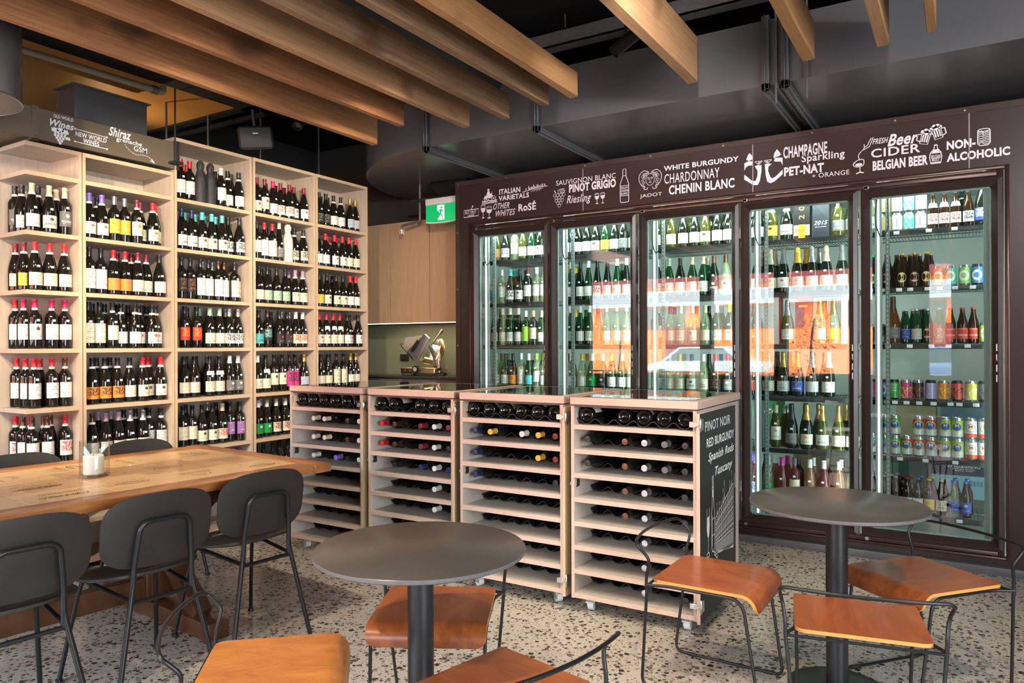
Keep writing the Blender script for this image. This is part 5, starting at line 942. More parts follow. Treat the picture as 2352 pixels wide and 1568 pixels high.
def label_me(sh, spec):
    sp, txt = (spec.split(':') + [''])[:2]
    base = sp[0]; style = next((ch for ch in sp[1:] if ch.isdigit()), '1'); big = sp[1:2] in ('T',) or sp[0] == 'L' and sp[1:2] == 'T'; acc = sp[-1] if sp[-1].isalpha() and len(sp) > 2 and sp[-1] != 'T' else base
    def f():
        z0, z1 = PROF[sh][2]; lo, hi = (z0 - .02, z1 + .012) if big else (z0, z1)
        if style == '5':
            m = MB(); zc = (z0 + z1) / 2 + .004; rr_ = rad_at(sh, zc) + .0007; L_ = m.bm.loops.layers.uv.verify(); n = 22; c = m.bm.verts.new((0, -rr_, zc)); rad = .030
            ring = []
            for i in range(n): a = rad * math.cos(2 * PI * i / n); ring.append(m.bm.verts.new((rr_ * math.sin(a / rr_), -rr_ * math.cos(a / rr_), zc + rad * 1.12 * math.sin(2 * PI * i / n))))
            for i in range(n):
                fc = m.bm.faces.new((c, ring[i], ring[(i + 1) % n]))
                for lp, uv in zip(fc.loops, ((0, .5), (.5 * math.cos(2 * PI * i / n), .5 + .5 * math.sin(2 * PI * i / n)), (.5 * math.cos(2 * PI * (i + 1) / n), .5 + .5 * math.sin(2 * PI * (i + 1) / n)))): lp[L_].uv = uv
            return m.mesh('label', label_mat(base, style, acc), fix=False)
        return patch(lambda z: rad_at(sh, z), lo, hi, R(150), .0007, 16, 1 if sh in 'bf' or hi < .125 else 4).mesh('label', label_mat(base, style, acc))
    return cached(('label', sh, sp), f), base, style, txt, big
def bent(s, r, zc, h, wd, style, arcmax=1.9):
    m = MB(); wd = min(wd, r * arcmax)
    add_bent(m, s, style, r, wd, h, zc); return m
def label_text(sh, txt, base, big, style='1'):
    def f():
        z0, z1 = PROF[sh][2]; r = rad_at(sh, z0) + .0013; ws = txt.split(' ') if len(txt) > 9 and ' ' in txt else [txt]; m = MB()
        for k, s in enumerate(ws):
            V, F, asp = text_geo(s, 'b'); h = .0125 if len(ws) == 1 else .011; wd = min(h * asp, r * 1.75); zc = z0 + (z1 - z0) * .34 - k * .016 + (.008 if len(ws) > 1 else 0)
            if style == '5': zc, wd, h = (z0 + z1) / 2 + .004, .024, .006
            add_bent(m, s, 'b', r, wd, h, zc)
        return m.mesh('lettering', mat('ink_dark', (.035, .035, .04), .6) if base not in 'kgupdGro' else mat('ink_light', (.78, .76, .70), .6), fix=False)
    return cached(('txt', sh, txt, base), f)
def tag_me(sh):
    z = PROF[sh][3]
    return cached(('tag', sh), lambda: patch(lambda q: rad_at(sh, q), z - .0065, z + .0065, R(24) * .041 / rad_at(sh, z), .0012, 4, 1).mesh('price_tag', mat('tag_card', (.85, .86, .88), .5)))
ORD = ['first', 'second', 'third', 'fourth', 'fifth', 'sixth', 'seventh', 'eighth', 'ninth', 'tenth', 'eleventh', 'twelfth']
GN = {'R': 'dark', 'O': 'olive', 'G': 'green', 'C': 'pale', 'D': 'dark', 'A': 'amber', 'P': 'rose', 'Y': 'orange', 'B': 'brown'}
def bottle(name, cat, sh, gl, cap, lab, loc, rz, label, group, tagged=True):
    o = link(name, body_me(sh, gl), None, loc, (0, 0, rz)); tag(o, label, cat, group)
    if cap and cap[0] in COL and sh != 'w': link('capsule', cap_me(sh, cap[0]), o)
    if '+' in cap: link('neck_band', band_me(sh), o)
    if 'n' in cap[1:]: link('neck_label', collar_me(sh), o)
    if lab and lab != '-' and sh != 'w':
        me, base, style, txt, big = label_me(sh, lab); l_ = link('label', me, o)
        if txt: link('lettering', label_text(sh, txt, base, big, style), l_)
    if tagged and sh != 'w': link('price_tag', tag_me(sh), o)
    return o
def desc(gl, sh, cap, lab):
    if sh == 'w': return {'k': 'bottle wrapped in black paper', 'W': 'bottle wrapped in white paper', 'g': 'bottle wrapped in grey paper'}[gl]
    c = COL[cap[0]][1] if cap and cap[0] in COL else ''; s = GN[gl] + ' bottle' + (', %s cap' % c if c else '')
    if lab and lab != '-': s += ', %s label' % LCOL[lab[0]][1]
    return s
SHELFNM = {0: 'top shelf', 1: 'second shelf', 2: 'third shelf', 3: 'fourth shelf', 4: 'fifth shelf', 5: 'sixth shelf', 6: 'seventh shelf'}
MLET = {}
def can_part(code):
    base = code[0]; k = ('can', code)
    def f():
        H = .132 if 'a' not in code[1:] else .122
        sil = mat('can_silver', (.55, .56, .57), .25, .85); blk_ = mat('can_dark_lid', (.05, .05, .055), .3, .6)
        b = MB().lathe([(0, .004), (.024, 0), (.028, .002), (.0325, .010), (.033, .014), (.033, H - .016), (.0275, H - .004), (.0272, H), (.0255, H), (.025, H - .004), (0, H - .004)], 26).mesh('beer_can', blk_ if len(code) == 2 and code[1] == 'k' or code in ('m', 'u', 'G', 'l') else sil, sharp=40)
        m, nt, bs = newmat('sleeve_' + code); g = G(nt)
        uvn = g.n('ShaderNodeUVMap'); sx = g.n('ShaderNodeSeparateXYZ'); nt.links.new(uvn.outputs[0], sx.inputs[0]); u, v = sx.outputs[0], sx.outputs[1]
        c0 = {'k': (.03, .03, .03), 'p': (.76, .50, .28), 'w': (.70, .71, .70), 't': (.10, .48, .38), 'm': (.62, .06, .22), 'u': (.05, .20, .48), 'G': (.06, .42, .08), 'l': (.42, .36, .66), 'o': (.75, .24, .03), 'r': (.62, .07, .05), 'y': (.62, .62, .06), 'g': (.10, .10, .11), 's': (.05, .05, .055), 'e': (.20, .50, .12), 'L': (.36, .60, .06)}[base]
        col = (*c0, 1); d = lambda u0, v0, sx_, sy_: g.m('SQRT', g.m('ADD', g.m('POWER', g.m('DIVIDE', g.m('SUBTRACT', u, u0), sx_), 2.), g.m('POWER', g.m('DIVIDE', g.m('SUBTRACT', v, v0), sy_), 2.)))
        if code[1:] == 'm':
            if base == 'w':
                col = g.mix(g.m('LESS_THAN', v, g.m('ADD', .26, g.m('MULTIPLY', g.m('ABSOLUTE', u), -.12))), (.70, .70, .66, 1), (.70, .10, .04)); dd = d(0, .58, .34, .26)
                col = g.mix(g.m('MULTIPLY', g.m('LESS_THAN', dd, 1.), g.m('GREATER_THAN', dd, .84)), col, (.30, .30, .22))
            else:
                col = g.mix(g.m('LESS_THAN', v, g.m('ADD', .30, g.m('MULTIPLY', g.m('ABSOLUTE', u), .25))), col, (.74, .75, .72)); col = g.mix(g.m('LESS_THAN', d(0, .60, .40, .30), 1.), col, (.70, .58, .10)); col = g.mix(g.m('LESS_THAN', d(0, .60, .30, .225), 1.), col, (.04, .14, .46))
        elif code[1:] == 'a':
            acc = {'p': (.55, .62, .25), 'w': (.50, .50, .50), 't': (.55, .70, .52)}[base]; cb = g.n('ShaderNodeCombineXYZ'); nt.links.new(u, cb.inputs[0]); nt.links.new(v, cb.inputs[1])
            nz = g.noise(cb.outputs[0], 2.6, 3, .5, 1.6); col = g.mix(g.ramp(nz, (.47, (0, 0, 0)), (.53, (1, 1, 1))), col, acc)
            if base == 'w': col = g.mix(g.m('MULTIPLY', g.m('LESS_THAN', g.m('ABSOLUTE', u), .03), g.m('LESS_THAN', g.m('ABSOLUTE', g.m('SUBTRACT', v, .5)), .3)), (*c0, 1), (.2, .2, .2))
        elif len(code) > 1:
            acc = {'y': (.85, .62, .06), 'r': (.55, .06, .04), 'k': (.04, .035, .03), 'w': (.80, .82, .72)}[code[1]]
            cb = g.n('ShaderNodeCombineXYZ'); nt.links.new(u, cb.inputs[0]); nt.links.new(v, cb.inputs[1]); nz = g.noise(cb.outputs[0], 4.5, 3, .6, 1.)
            col = g.mix(g.m('MULTIPLY', g.m('GREATER_THAN', nz, .52), g.m('LESS_THAN', v, .72)), col, acc)
        elif base in 'oteur' or base in 'kLs':
            dd = d(0, .50, .36, .32); wht = (.74, .74, .70); col = g.mix(g.m('MULTIPLY', g.m('LESS_THAN', dd, 1.), g.m('GREATER_THAN', dd, .55 if base not in 'ks' else .9)), col, wht if base not in 'ks' else (.55, .42, .15))
            if base == 's': col = g.mix(g.m('LESS_THAN', v, .42), col, (.62, .62, .62))
        else:
            cb = g.n('ShaderNodeCombineXYZ'); nt.links.new(u, cb.inputs[0]); nt.links.new(v, cb.inputs[1]); nz = g.noise(cb.outputs[0], 5, 3, .6, 1.2); col = g.mix(g.m('MULTIPLY', g.m('GREATER_THAN', nz, .58), g.m('LESS_THAN', v, .42)), col, (.78, .78, .76))
        g.put(bs.inputs['Base Color'], col); bs.inputs['Roughness'].default_value = .3; bs.inputs['Metallic'].default_value = .12
        s = patch(lambda z: .033, .012, H - .018, R(359), .0005, 36, 1).mesh('sleeve', m, weld=True); return b, s, H
    return cached(k, f)
CANN = {'k': 'dark', 'p': 'peach', 'w': 'white', 't': 'teal', 'm': 'pink', 'u': 'blue', 'G': 'green', 'l': 'lilac', 'o': 'orange', 'r': 'red', 'y': 'yellow', 'g': 'charcoal', 's': 'black and silver', 'e': 'leaf green', 'L': 'lime green'}
def can(code, txt, loc, label, group):
    b, s, H = can_part(code); o = link('drink_can', b, None, loc, (0, 0, rng.uniform(-.12, .12))); tag(o, label, 'can', group); sl_ = link('sleeve', s, o)
    if code[1:] == 'm': link('lettering', cached(('M', code[0] == 'w'), lambda: (bent('M', .0338, .080, .022, .022, 'n') if code[0] == 'w' else bent('M', .0338, .082, .020, .022, 'b')).mesh('lettering', mat('ink_red', (.6, .08, .04), .5) if code[0] == 'w' else mat('ink_light', (.78, .76, .70), .6), fix=False)), sl_)
    elif txt and txt != '-':
        def f():
            m = MB(); ws = txt.split(' ')
            for i, s_ in enumerate(ws): V, F, asp = text_geo(s_, 'B'); h = .013; wd = min(h * asp, .05); add_bent(m, s_, 'B', .0338, wd, h, .098 - i * .018)
            return m.mesh('lettering', mat('ink_light', (.78, .76, .70), .6), fix=False)
        link('lettering', cached(('cantxt', txt), f), sl_)
    elif code == 's': link('lettering', cached('guin', lambda: bent('GUINNESS', .0338, .052, .008, .045, 'b').mesh('lettering', mat('ink_dark', (.035, .035, .04), .6), fix=False)), sl_)
    return H
BOXM = {'k': (.018, .017, .018), 'g': (.035, .04, .05), 'w': (.70, .69, .68), 'r': (.42, .02, .03)}
def giftbox(ck, kind, loc, label):
    h = .335 if kind in 'vd' else .345; wd = .105; t = thing('gift_box', label, 'box', loc); y = -wd / 2 - .0008
    MB().box(-wd / 2, wd / 2, -wd / 2, wd / 2, 0, h).build('carton', mat('giftbox_' + ck, BOXM[ck], .4), t, bevel=.0015, seg=1)
    m = MB()
    if kind == 'v':
        for k, ch in enumerate('201'): add_text(m, ch, 'n', lambda a, b, k=k: (.016 - .034 * b, y, .135 + .058 * k + .028 * (1 - a)) if False else (-.018 + .036 * (1 - b), y, .135 + .062 * k + .030 * a))
        m.build('lettering', mat('ink_copper', (.55, .22, .10), .4), t, fix=False); MB().box(-wd / 2 - .001, wd / 2 + .001, y - .0006, y, .02, .095).build('label', mat('peach_card', (.70, .38, .28), .5), t)
        MB().box(-.022, .022, y - .0014, y - .0007, .0, .098).build('ribbon', mat('amber_card', (.80, .36, .02), .5), t); m = MB(); add_text(m, 'Veuve', 'i', lambda a, b: (-.04 + .08 * a, y - .002, .052 + .014 * b)); m.build('lettering', mat('ink_brown', (.18, .06, .02), .5), t, fix=False)
    elif kind == 'd': add_text(m, '2015', 'i', lambda a, b: (-.045 + .09 * a, y, .085 + .028 * b)); add_text(m, 'GRAND VINTAGE', 'n', lambda a, b: (-.036 + .072 * a, y, .068 + .006 * b)); m.build('lettering', WHT, t, fix=False)
    elif kind == 'b':
        add_text(m, 'BOLLINGER', 'n', lambda a, b: (-.036 + .072 * a, y, .20 + .010 * b)); add_text(m, 'SPECIAL CUVEE', 'n', lambda a, b: (-.032 + .064 * a, y, .175 + .006 * b)); m.build('lettering', mat('ink_grey', (.30, .28, .28), .5), t, fix=False)
        MB().box(wd / 2 - .001, wd / 2 + .008, -wd / 2, wd / 2, 0, h).build('sleeve', mat('giftbox_r', BOXM['r'], .4), t)
    elif kind == 't':
        add_text(m, 'TAITTINGER', 'b', lambda a, b: (-.045 + .09 * a, y, .235 + .012 * b)); m.build('lettering', mat('ink_grey', (.30, .28, .28), .5), t, fix=False); m = MB(); rr = random.Random(2)
        for k in range(16): blob(m, circ(rr.uniform(-.045, .045), rr.uniform(.02, .32), rr.choice((.003, .006)), 9), lambda a, b: (a, y, b))
        m.build('dot', STEEL, t, fix=False); m = MB(); blob(m, circ(0, .29, .009, 10, .013), lambda a, b: (a, y, b)); m.build('logo', mat('seal_red', (.5, .06, .05), .5), t, fix=False)
    else: MB().box(-.03, .03, y - .0004, y, .26, .275).build('band', mat('ink_gold', (.6, .4, .12), .3, .6), t)
def wine_name(gl, sh):
    return ('sparkling_wine_bottle', 'sparkling wine bottle') if sh == 'c' else ('beer_bottle', 'beer bottle') if sh == 'h' else ('rose_wine_bottle', 'wine bottle') if gl in 'PY' else ('white_wine_bottle', 'wine bottle')
DORD = {1: 'fridge door one', 2: 'fridge door two', 3: 'fridge door three', 4: 'fridge door four', 5: 'fridge door five'}
FROW = ['top row', 'second row', 'third row', 'fourth row', 'fifth row', 'bottom row']
FZS = (2.145, 1.77, 1.40, 1.03, .66, .29)
for ln in ROWS.strip().split('\n'):
    hd, fs, bs = ln.split('|'); kd, a, r = hd.split(); a, r = int(a), int(r)
    items = [x.split(' ', 4) for x in fs.split(';') if x]; backs = [x.split(' ') for x in bs.split(';') if x]
    near_ = lambda v: ORD[min(range(len(items)), key=lambda i: abs(float(items[i][0]) - v))]
    if kd == 'S':
        z = SHZ_[r] + .001
        for k, (y, x, sh, cap, lab) in enumerate(items):
            gl = ('k' if a == 3 else 'W') if sh == 'w' else 'R'
            bottle('red_wine_bottle', 'wine bottle', sh, gl, cap, lab, (float(x), float(y), z), R(90) + rng.uniform(-.12, .12), '%s, %s along %s, %s' % (desc(gl, sh, cap, lab), ORD[k], SHELFNM[r], UNITS[a][3]), 'wine on the ' + SHELFNM[r] + ' of the ' + UNITS[a][3])
        for k, (y, x, cap) in enumerate(backs):
            bottle('red_wine_bottle', 'wine bottle', 'g', 'R', cap, None, (float(x), float(y), z), 0, 'half hidden bottle, %s cap, behind the %s on %s, %s' % (COL[cap[0]][1], near_(float(y)), SHELFNM[r], UNITS[a][3]), 'half hidden wine on the ' + SHELFNM[r] + ' of the ' + UNITS[a][3], False)
        continue
    z = FZS[r] + .001; group = 'drinks in the %s of %s' % (FROW[r], DORD[a])
    for k, (x, y, sh, cap, lab) in enumerate(items):
        x, y = float(x), float(y); where = '%s along %s, %s' % (ORD[k], FROW[r], DORD[a])
        if sh[0] == 'x':
            giftbox(sh[1], lab, (x, y + .02, z), {'v': 'tall black gift box reading 201 with peach label, ', 'd': 'dark grey gift box reading 2015, ', 'b': 'white gift box with red side, ', 'n': 'dark red gift box, ', 't': 'white gift box with silver dots, '}[lab] + where); continue
        if sh[0] in '12':
            code = sh[1:]; H = can(code, lab, (x, y, z), '%s drink can, %s%s' % (CANN[code[0]], 'lower can, ' if sh[0] == '2' else '', where), group)
            if sh[0] == '2': can(code, '-', (x + rng.uniform(-.003, .003), y, z + H + .001), '%s drink can, upper can, %s' % (CANN[code[0]], where), group)
            continue
        gl = sh[1] if len(sh) > 1 else 'g'; sh = sh[0]
        if sh == 'h': gl = {'A': 'B', 'D': 'B'}.get(gl, gl)
        nm, cat = wine_name(gl, sh)
        bottle(nm, cat, sh, gl, cap, lab, (x, y, z), rng.uniform(-.12, .12), '%s, %s' % (desc(gl, sh, cap, lab), where), group, a < 5)
    for k, (x, y, sg, cap) in enumerate(backs):
        x, y = float(x), float(y); sh, gl = sg[0], sg[1]
        if sh == 'h': gl = {'A': 'B', 'D': 'B'}.get(gl, gl)
        nm, cat = wine_name(gl, sh)
        bottle(nm, cat, sh, gl, cap, None, (x, y, z), 0, 'half hidden bottle, %s cap, behind %s item, %s, %s' % (COL[cap[0]][1], near_(x), FROW[r], DORD[a]), 'half hidden ' + group, False)
# rows of stacked cans reaching back behind the front ones in door five
# bottles lying in the carts
CB = {4: ['023450', ((0, 'k'), (2, 'b'), (3, 's'), (4, 'g'), (5, 'k')), ((0, 'k'), (2, 'b'), (3, 's'), (4, 'g'), (5, 'k')), ((2, 'b'), (3, 's'), (5, 'k')), ((2, 'b'), (3, 's'), (5, 'k')), ((3, 's'), (5, 'k')), ((3, 's'),), ((3, 's'), (5, 'k'))],
      3: ['012345', ((0, 'u'), (1, 'y'), (3, 'W'), (4, 'y'), (5, 'd')), ((0, 'u'), (4, 'y'), (5, 'd')), ((0, 'u'), (5, 'k'))],
      2: ['01345', ((0, 'r'), (1, 'b'), (3, 'd'), (4, 'W'), (5, 'd')), ((0, 'r'), (1, 'b'), (3, 'd'), (4, 'W'), (5, 'k')), ((1, 'k'), (3, 'u'), (4, 'W'), (5, 'u')), ((4, 'W'),), ((4, 'W'),)],
      1: ['012345', ((1, 'c'), (2, 'c'), (4, 'b'), (5, 'W')), ((1, 'c'), (2, 'c'), (4, 'b'), (5, 'W')), ((1, 'c'), (3, 'p'), (4, 'k'), (5, 'W'))]}
CNAME = {4: 'chalkboard cart', 3: 'cart beside chalkboard cart', 2: 'second cart', 1: 'cart nearest the bookcases'}
for ci, rows in CB.items():
    x0, yf = CARTS[ci]; xc = x0 + .34
    for k, ch in enumerate(sorted(set(rows[0]))):
        s = int(ch); x = xc - .2625 + .105 * s
        o = bottle('red_wine_bottle', 'wine bottle', 'g' if (ci + s) % 3 else 'b', 'R', ('k', 'd', 'g')[(ci + s) % 3], 'c1' if (ci + s) % 2 else 'w1', (x, yf + .035, TIERS[0] + .0500), 0, 'dark bottle lying base outward, %s along the top tier, %s' % (ORD[k], CNAME[ci]), 'bottles lying base outward in the carts', False)
        o.rotation_euler = (R(-90), 0, rng.uniform(-.004, .004))
        for q_ in o.children:
            if q_.name.startswith('label'): q_.rotation_euler = (0, 0, rng.uniform(-.5, .5))
    for tr_, row in enumerate(rows[1:], 1):
        for k, (s, ck) in enumerate(row):
            x = xc - .2625 + .105 * s
            sh = 'g' if (s + tr_ + ci) % 4 else 'b'
            o = bottle('red_wine_bottle', 'wine bottle', sh, 'R', ck, None, (x, yf + (.045 + PROF[sh][0][-1][1]), TIERS[tr_] + .0482), 0, 'dark bottle lying neck outward, %s cap, %s along %s tier, %s' % (COL[ck][1], ORD[k], ORD[tr_], CNAME[ci]), 'bottles lying neck outward in the carts', False)
            o.rotation_euler = (R(90), 0, rng.uniform(-.004, .004))

# ------------------------------------------------------------------ round tables
TOPM = speckle('table_laminate', (.050, .045, .040), (.064, .058, .052), 700, .30, .8)
PHEN = speckle('table_edge', (.10, .10, .105), (.15, .15, .155), 60, .5)
POST = mat('table_post_paint', (.020, .021, .023), .38, .2, .5)
t1 = thing('round_table', 'round dark grey cafe table between the dining chairs and the wine carts', 'table', (-1.479, 1.841, 0), 0, 'round cafe tables')
MB().lathe([(0, .737), (.330, .737), (.337, .741), (.338, .745), (.338, .753)], 96).build('edge', PHEN, t1)
tt = MB().lathe([(.338, .753), (.336, .755), (0, .755)], 96).build('tabletop', TOPM, t1, sharp=60)
MB().lathe([(.042, .014), (.042, .725)], 32).build('post', POST, t1)
MB().lathe([(0, 0), (.188, 0), (.190, .003), (.185, .006), (.08, .016), (0, .016)], 64).build('base_plate', POST, t1)
MB().lathe([(.13, .737), (.13, .731), (.05, .725), (0, .725)], 32).build('mounting_plate', POST, t1)
dup(t1, (-.431, 3.225, 0), (0, 0, .4), 'round dark grey cafe table in front of the fridge doors')

# ------------------------------------------------------------------ wire chairs with plywood seats
def ply():
    m, nt, b = newmat('stained_plywood'); g = G(nt); v = g.coords((7, 1.2, 7)); n = g.noise(v, 3, 6, .6, 1.2)
    oi = g.n('ShaderNodeObjectInfo').outputs['Random']
    c = g.ramp(n, (.3, (.22, .052, .013)), (.7, (.35, .098, .025))); g.put(b.inputs['Base Color'], c); b.inputs['Roughness'].default_value = .3; b.inputs['Specular IOR Level'].default_value = .5; b.inputs['Coat Weight'].default_value = .25; b.inputs['Coat Roughness'].default_value = .18
    return m
PLY = ply()
def ply2():
    m, nt, b = newmat('honey_plywood'); g = G(nt); v = g.coords((5, 1.5, 5)); n = g.noise(v, 3, 6, .6, 2.)
    c = g.ramp(n, (.3, (.33, .10, .019)), (.72, (.50, .195, .042))); g.put(b.inputs['Base Color'], c); b.inputs['Roughness'].default_value = .34; b.inputs['Coat Weight'].default_value = .2; b.inputs['Coat Roughness'].default_value = .2
    return m
PLYE = wood('plywood_edge', (.58, .25, .06), (.72, .36, .11), (3, 3, 160), .4, 5, .1)
def seat_me(me_mat):
    m = MB(); nx, prof = 16, []
    for y in (-.185, -.1845, -.182, -.177, -.170, -.160, -.15, -.10, -.05, 0, .05, .10, .14, .175): prof.append((y, .450))
    for k in range(1, 9): a = R(78) * k / 8; prof.append((.175 + .060 * math.sin(a), .450 - .060 * (1 - math.cos(a))))
    a = R(78); yb, zb = prof[-1]; prof += [(yb + d * math.cos(a), zb - d * math.sin(a)) for d in (.006, .012, .017, .0205, .022)]
    half = lambda i, n: .207
    n = len(prof); vs = []
    th = .0125
    for i, (y, z) in enumerate(prof):
        y0, z0 = prof[max(i - 1, 0)]; y1, z1 = prof[min(i + 1, n - 1)]; d = Vector((y1 - y0, z1 - z0)).normalized(); nn = Vector((-d.y, d.x))
        s_ = i / (n - 1); L_ = sum(math.hypot(prof[k + 1][0] - prof[k][0], prof[k + 1][1] - prof[k][1]) for k in range(i)); Lt = sum(math.hypot(prof[k + 1][0] - prof[k][0], prof[k + 1][1] - prof[k][1]) for k in range(n - 1))
        e = min(L_, Lt - L_); rc = .035; hw = .207 - (rc - math.sqrt(max(0, rc * rc - (rc - e) ** 2)) if e < rc else 0)
        vs.append((hw, (y, z), (y - nn.x * th, z - nn.y * th)))
    T = [[m.bm.verts.new((-h + 2 * h * k / nx, p[0], p[1])) for k in range(nx + 1)] for h, p, q in vs]; B = [[m.bm.verts.new((-h + 2 * h * k / nx, q[0], q[1])) for k in range(nx + 1)] for h, p, q in vs]
    for i in range(n - 1):
        for k in range(nx):
            m.bm.faces.new((T[i][k], T[i][k + 1], T[i + 1][k + 1], T[i + 1][k])); f = m.bm.faces.new((B[i][k], B[i + 1][k], B[i + 1][k + 1], B[i][k + 1])); f.material_index = 1
        for k, o in ((0, 1), (nx, 0)): f = m.bm.faces.new((T[i][k], T[i + 1][k], B[i + 1][k], B[i][k])); f.material_index = 1
    for k in range(nx):
        for i in (0, n - 1): f = m.bm.faces.new((T[i][k], T[i][k + 1], B[i][k + 1], B[i][k])); f.material_index = 1
    return m.mesh('seat', [me_mat, PLYE], bevel=0, sharp=50)
def wire_chair(loc, rz, label, me_mat):
    t = thing('wire_chair', label, 'chair', loc, rz, 'wire chairs with curved plywood seats')
    link('seat', cached(('seat', me_mat.name), lambda: seat_me(me_mat)), t)
    def fr(s):
        P = [(s * .235, -.195, .432), (s * .205, .0, .432), (s * .198, .155, .430), (s * .192, .205, .36), (s * .185, .262, .010), (s * .188, .25, .0085), (s * .195, -.22, .0085), (s * .198, -.232, .012), (s * .235, -.195, .432)]
        side = fillet([(s * .238, -.195, .432), (s * .204, -.12, .430), (s * .200, .178, .428), (s * .192, .240, .0075), (s * .196, -.232, .0075), (s * .236, -.192, .42)], [0, .03, .055, .035, .04, 0], 7)
        MB().tube(side, .0063, 10).build('side_frame', TUBE, t)
        for y in (-.15, .18): MB().tube([(s * .194, y - .018, .007), (s * .194, y + .018, .007)], .0088, 10).build('glide', RUB, t)
    for s in (-1, 1): fr(s)
    half = [(.236, -.195, .42), (.238, -.192, .47), (.243, -.182, .515), (.249, -.182, .545), (.254, -.208, .575), (.252, -.226, .590), (.232, -.238, .600), (.19, -.252, .602), (.10, -.268, .603)]
    pts = half + [(0, -.274, .603)] + [(-a, b, c) for a, b, c in half[::-1]]
    MB().tube(spline(pts, 6), .0063, 10).build('backrest', TUBE, t)
    MB().tube([(-.236, -.195, .428), (.236, -.195, .428)], .0055, 8).tube([(-.2, .10, .428), (.2, .10, .428)], .0055, 8).build('crossbar', TUBE, t)
    return t
def head(fx, fy): return math.atan2(fy, fx) - PI / 2
PLYH = ply2()
wire_chair((-.882, 3.02, 0), head(1, -.02), 'wire chair with brown plywood seat beside the chalkboard wine cart', PLY)
wire_chair((-.129, 3.468, 0), head(-.245, -.29), 'wire chair nearest the fridge, seat turned toward the far round table', PLY)
wire_chair((-.307, 2.796, 0), head(-.073, .37), 'wire chair in front of the far round table post, backrest toward the viewer', PLY)
wire_chair((-1.652, 2.148, 0), head(.162, -.304), 'wire chair tucked behind the near round table, in front of the wine carts', PLY)
wire_chair((-1.768, 1.472, 0), head(.742, .67), 'honey coloured plywood wire chair nearest the black dining chairs', PLYH)
wire_chair((-1.095, 1.702, 0), head(-.971, .22), 'wire chair cut by the bottom edge, dark brown seat before the near round table', PLY)

# ------------------------------------------------------------------ long dining table
RECL = [wood('reclaimed_timber_%d' % i, a, b, sc_, .32, 4, .08, (.12, .045, .02), .3) for i, (a, b, sc_) in enumerate((
    ((.36, .125, .035), (.54, .225, .075), (9, .8, 9)), ((.30, .10, .028), (.46, .18, .055), (.8, 9, 9)), ((.58, .33, .13), (.74, .48, .23), (9, .9, 9)), ((.43, .23, .085), (.60, .35, .15), (.9, 9, 9)), ((.070, .029, .013), (.14, .062, .028), (3, 3, 1))))]
TA = R(-5); dt = thing('dining_table', 'long reclaimed timber dining table inlaid with wine crate panels', 'table', (-3.533, 2.90, 0), TA)
W2, LN, ZT = .64, 2.75, .77
fm = MB().box(-W2, W2, -.105, 0, ZT - .045, ZT).build('end_board', RECL[1], dt, bevel=.004)
fm = MB().box(W2 - .15, W2 - .01, -LN, -.106, ZT - .043, ZT - .001).build('side_board', RECL[0], dt, bevel=.004)
fm = MB().box(-W2 + .01, -W2 + .15, -LN, -.106, ZT - .043, ZT - .001).build('side_board', RECL[0], dt, bevel=.004)
MB().box(-W2 + .151, W2 - .151, -LN, -.106, ZT - .044, ZT - .032).build('underlay', RECL[4], dt)
rr = random.Random(11); y = -.107; row_ = 0
BURN = mat('burnt_brand', (.10, .045, .018), .6)
pi_ = 0
while y > -LN + .05:
    d = (.30, .36, .28, .34)[row_ % 4]; x = -W2 + .152; ws = ((.42, .29, .266), (.30, .40, .276), (.26, .33, .386))[row_ % 3]
    for wd in ws:
        p = MB().box(x + .0015, x + wd - .0015, max(y - d, -LN) + .0015, y - .0015, ZT - .03, ZT - .002 + rr.uniform(-.0005, .0005)).build('crate_panel', RECL[2 + (row_ + pi_) % 2], dt, bevel=.001, seg=1)
        m = MB(); kk = 'er'[pi_ % 2]; cx0, cy0 = x + wd / 2, y - d / 2
        f_ = lambda a, b: (cx0 + b, cy0 - a, ZT - .0010) if pi_ % 3 else (cx0 + a, cy0 + b, ZT - .0010)
        L_ = min(.20, d * .62, wd * .7)
        if abs(cy0 + 1.2) < .18 and abs(cx0 - .26) < .2: add_text(m, 'VOLNAY', 'n', lambda a, b: (cx0 - .05 + .03 * b, cy0 + (a - .5) * .2, ZT - .0010)) if False else add_text(m, 'VOLNAY', 'n', lambda a, b: (cx0 + .05 - .032 * b, cy0 + (a - .5) * .2, ZT - .0010))
        for q0 in range(9): stroke(m, [(-L_ / 2 + q0 * L_ / 9, -.035), (-L_ / 2 + q0 * L_ / 9 + rr.uniform(.3, .8) * L_ / 9, -.035)], .006, f_)
        if kk == 'e': stroke(m, circ(0, .035, .075, 20, .03), .004, f_, True); stroke(m, circ(0, .035, .05, 16, .018), .003, f_, True)
        else:
            stroke(m, [(-.05, .01), (-.03, .05), (-.01, .02), (0, .06), (.012, .02), (.03, .05), (.05, .01)], .004, f_); stroke(m, [(-L_ / 2, -.055), (L_ / 2, -.055)], .003, f_)
        m.build('brand_mark', BURN, p, fix=False); x += wd; pi_ += 1
    y -= d; row_ += 1
for yy in (-.62,):
    ts = MB(); X0 = 0
    ts.box(-.06, .06, yy - .06, yy + .06, .10, .66).build('trestle_post', RECL[4], dt, bevel=.004)
    MB().box(-.60, .57, yy - .055, yy + .055, .0, .085).build('trestle_foot', RECL[4], dt, bevel=.006)
    MB().box(-.52, .52, yy - .05, yy + .05, .645, .724).build('trestle_bearer', RECL[4], dt, bevel=.004)
    for s in (-1, 1):
        MB().bar((s * .05, yy, .40), (s * .42, yy, .085), .075, .09, (0, 1, 0)).build('brace', RECL[4], dt, bevel=.003)
        MB().bar((s * .05, yy, .34), (s * .46, yy, .665), .07, .08, (0, 1, 0)).build('brace', RECL[4], dt, bevel=.003)
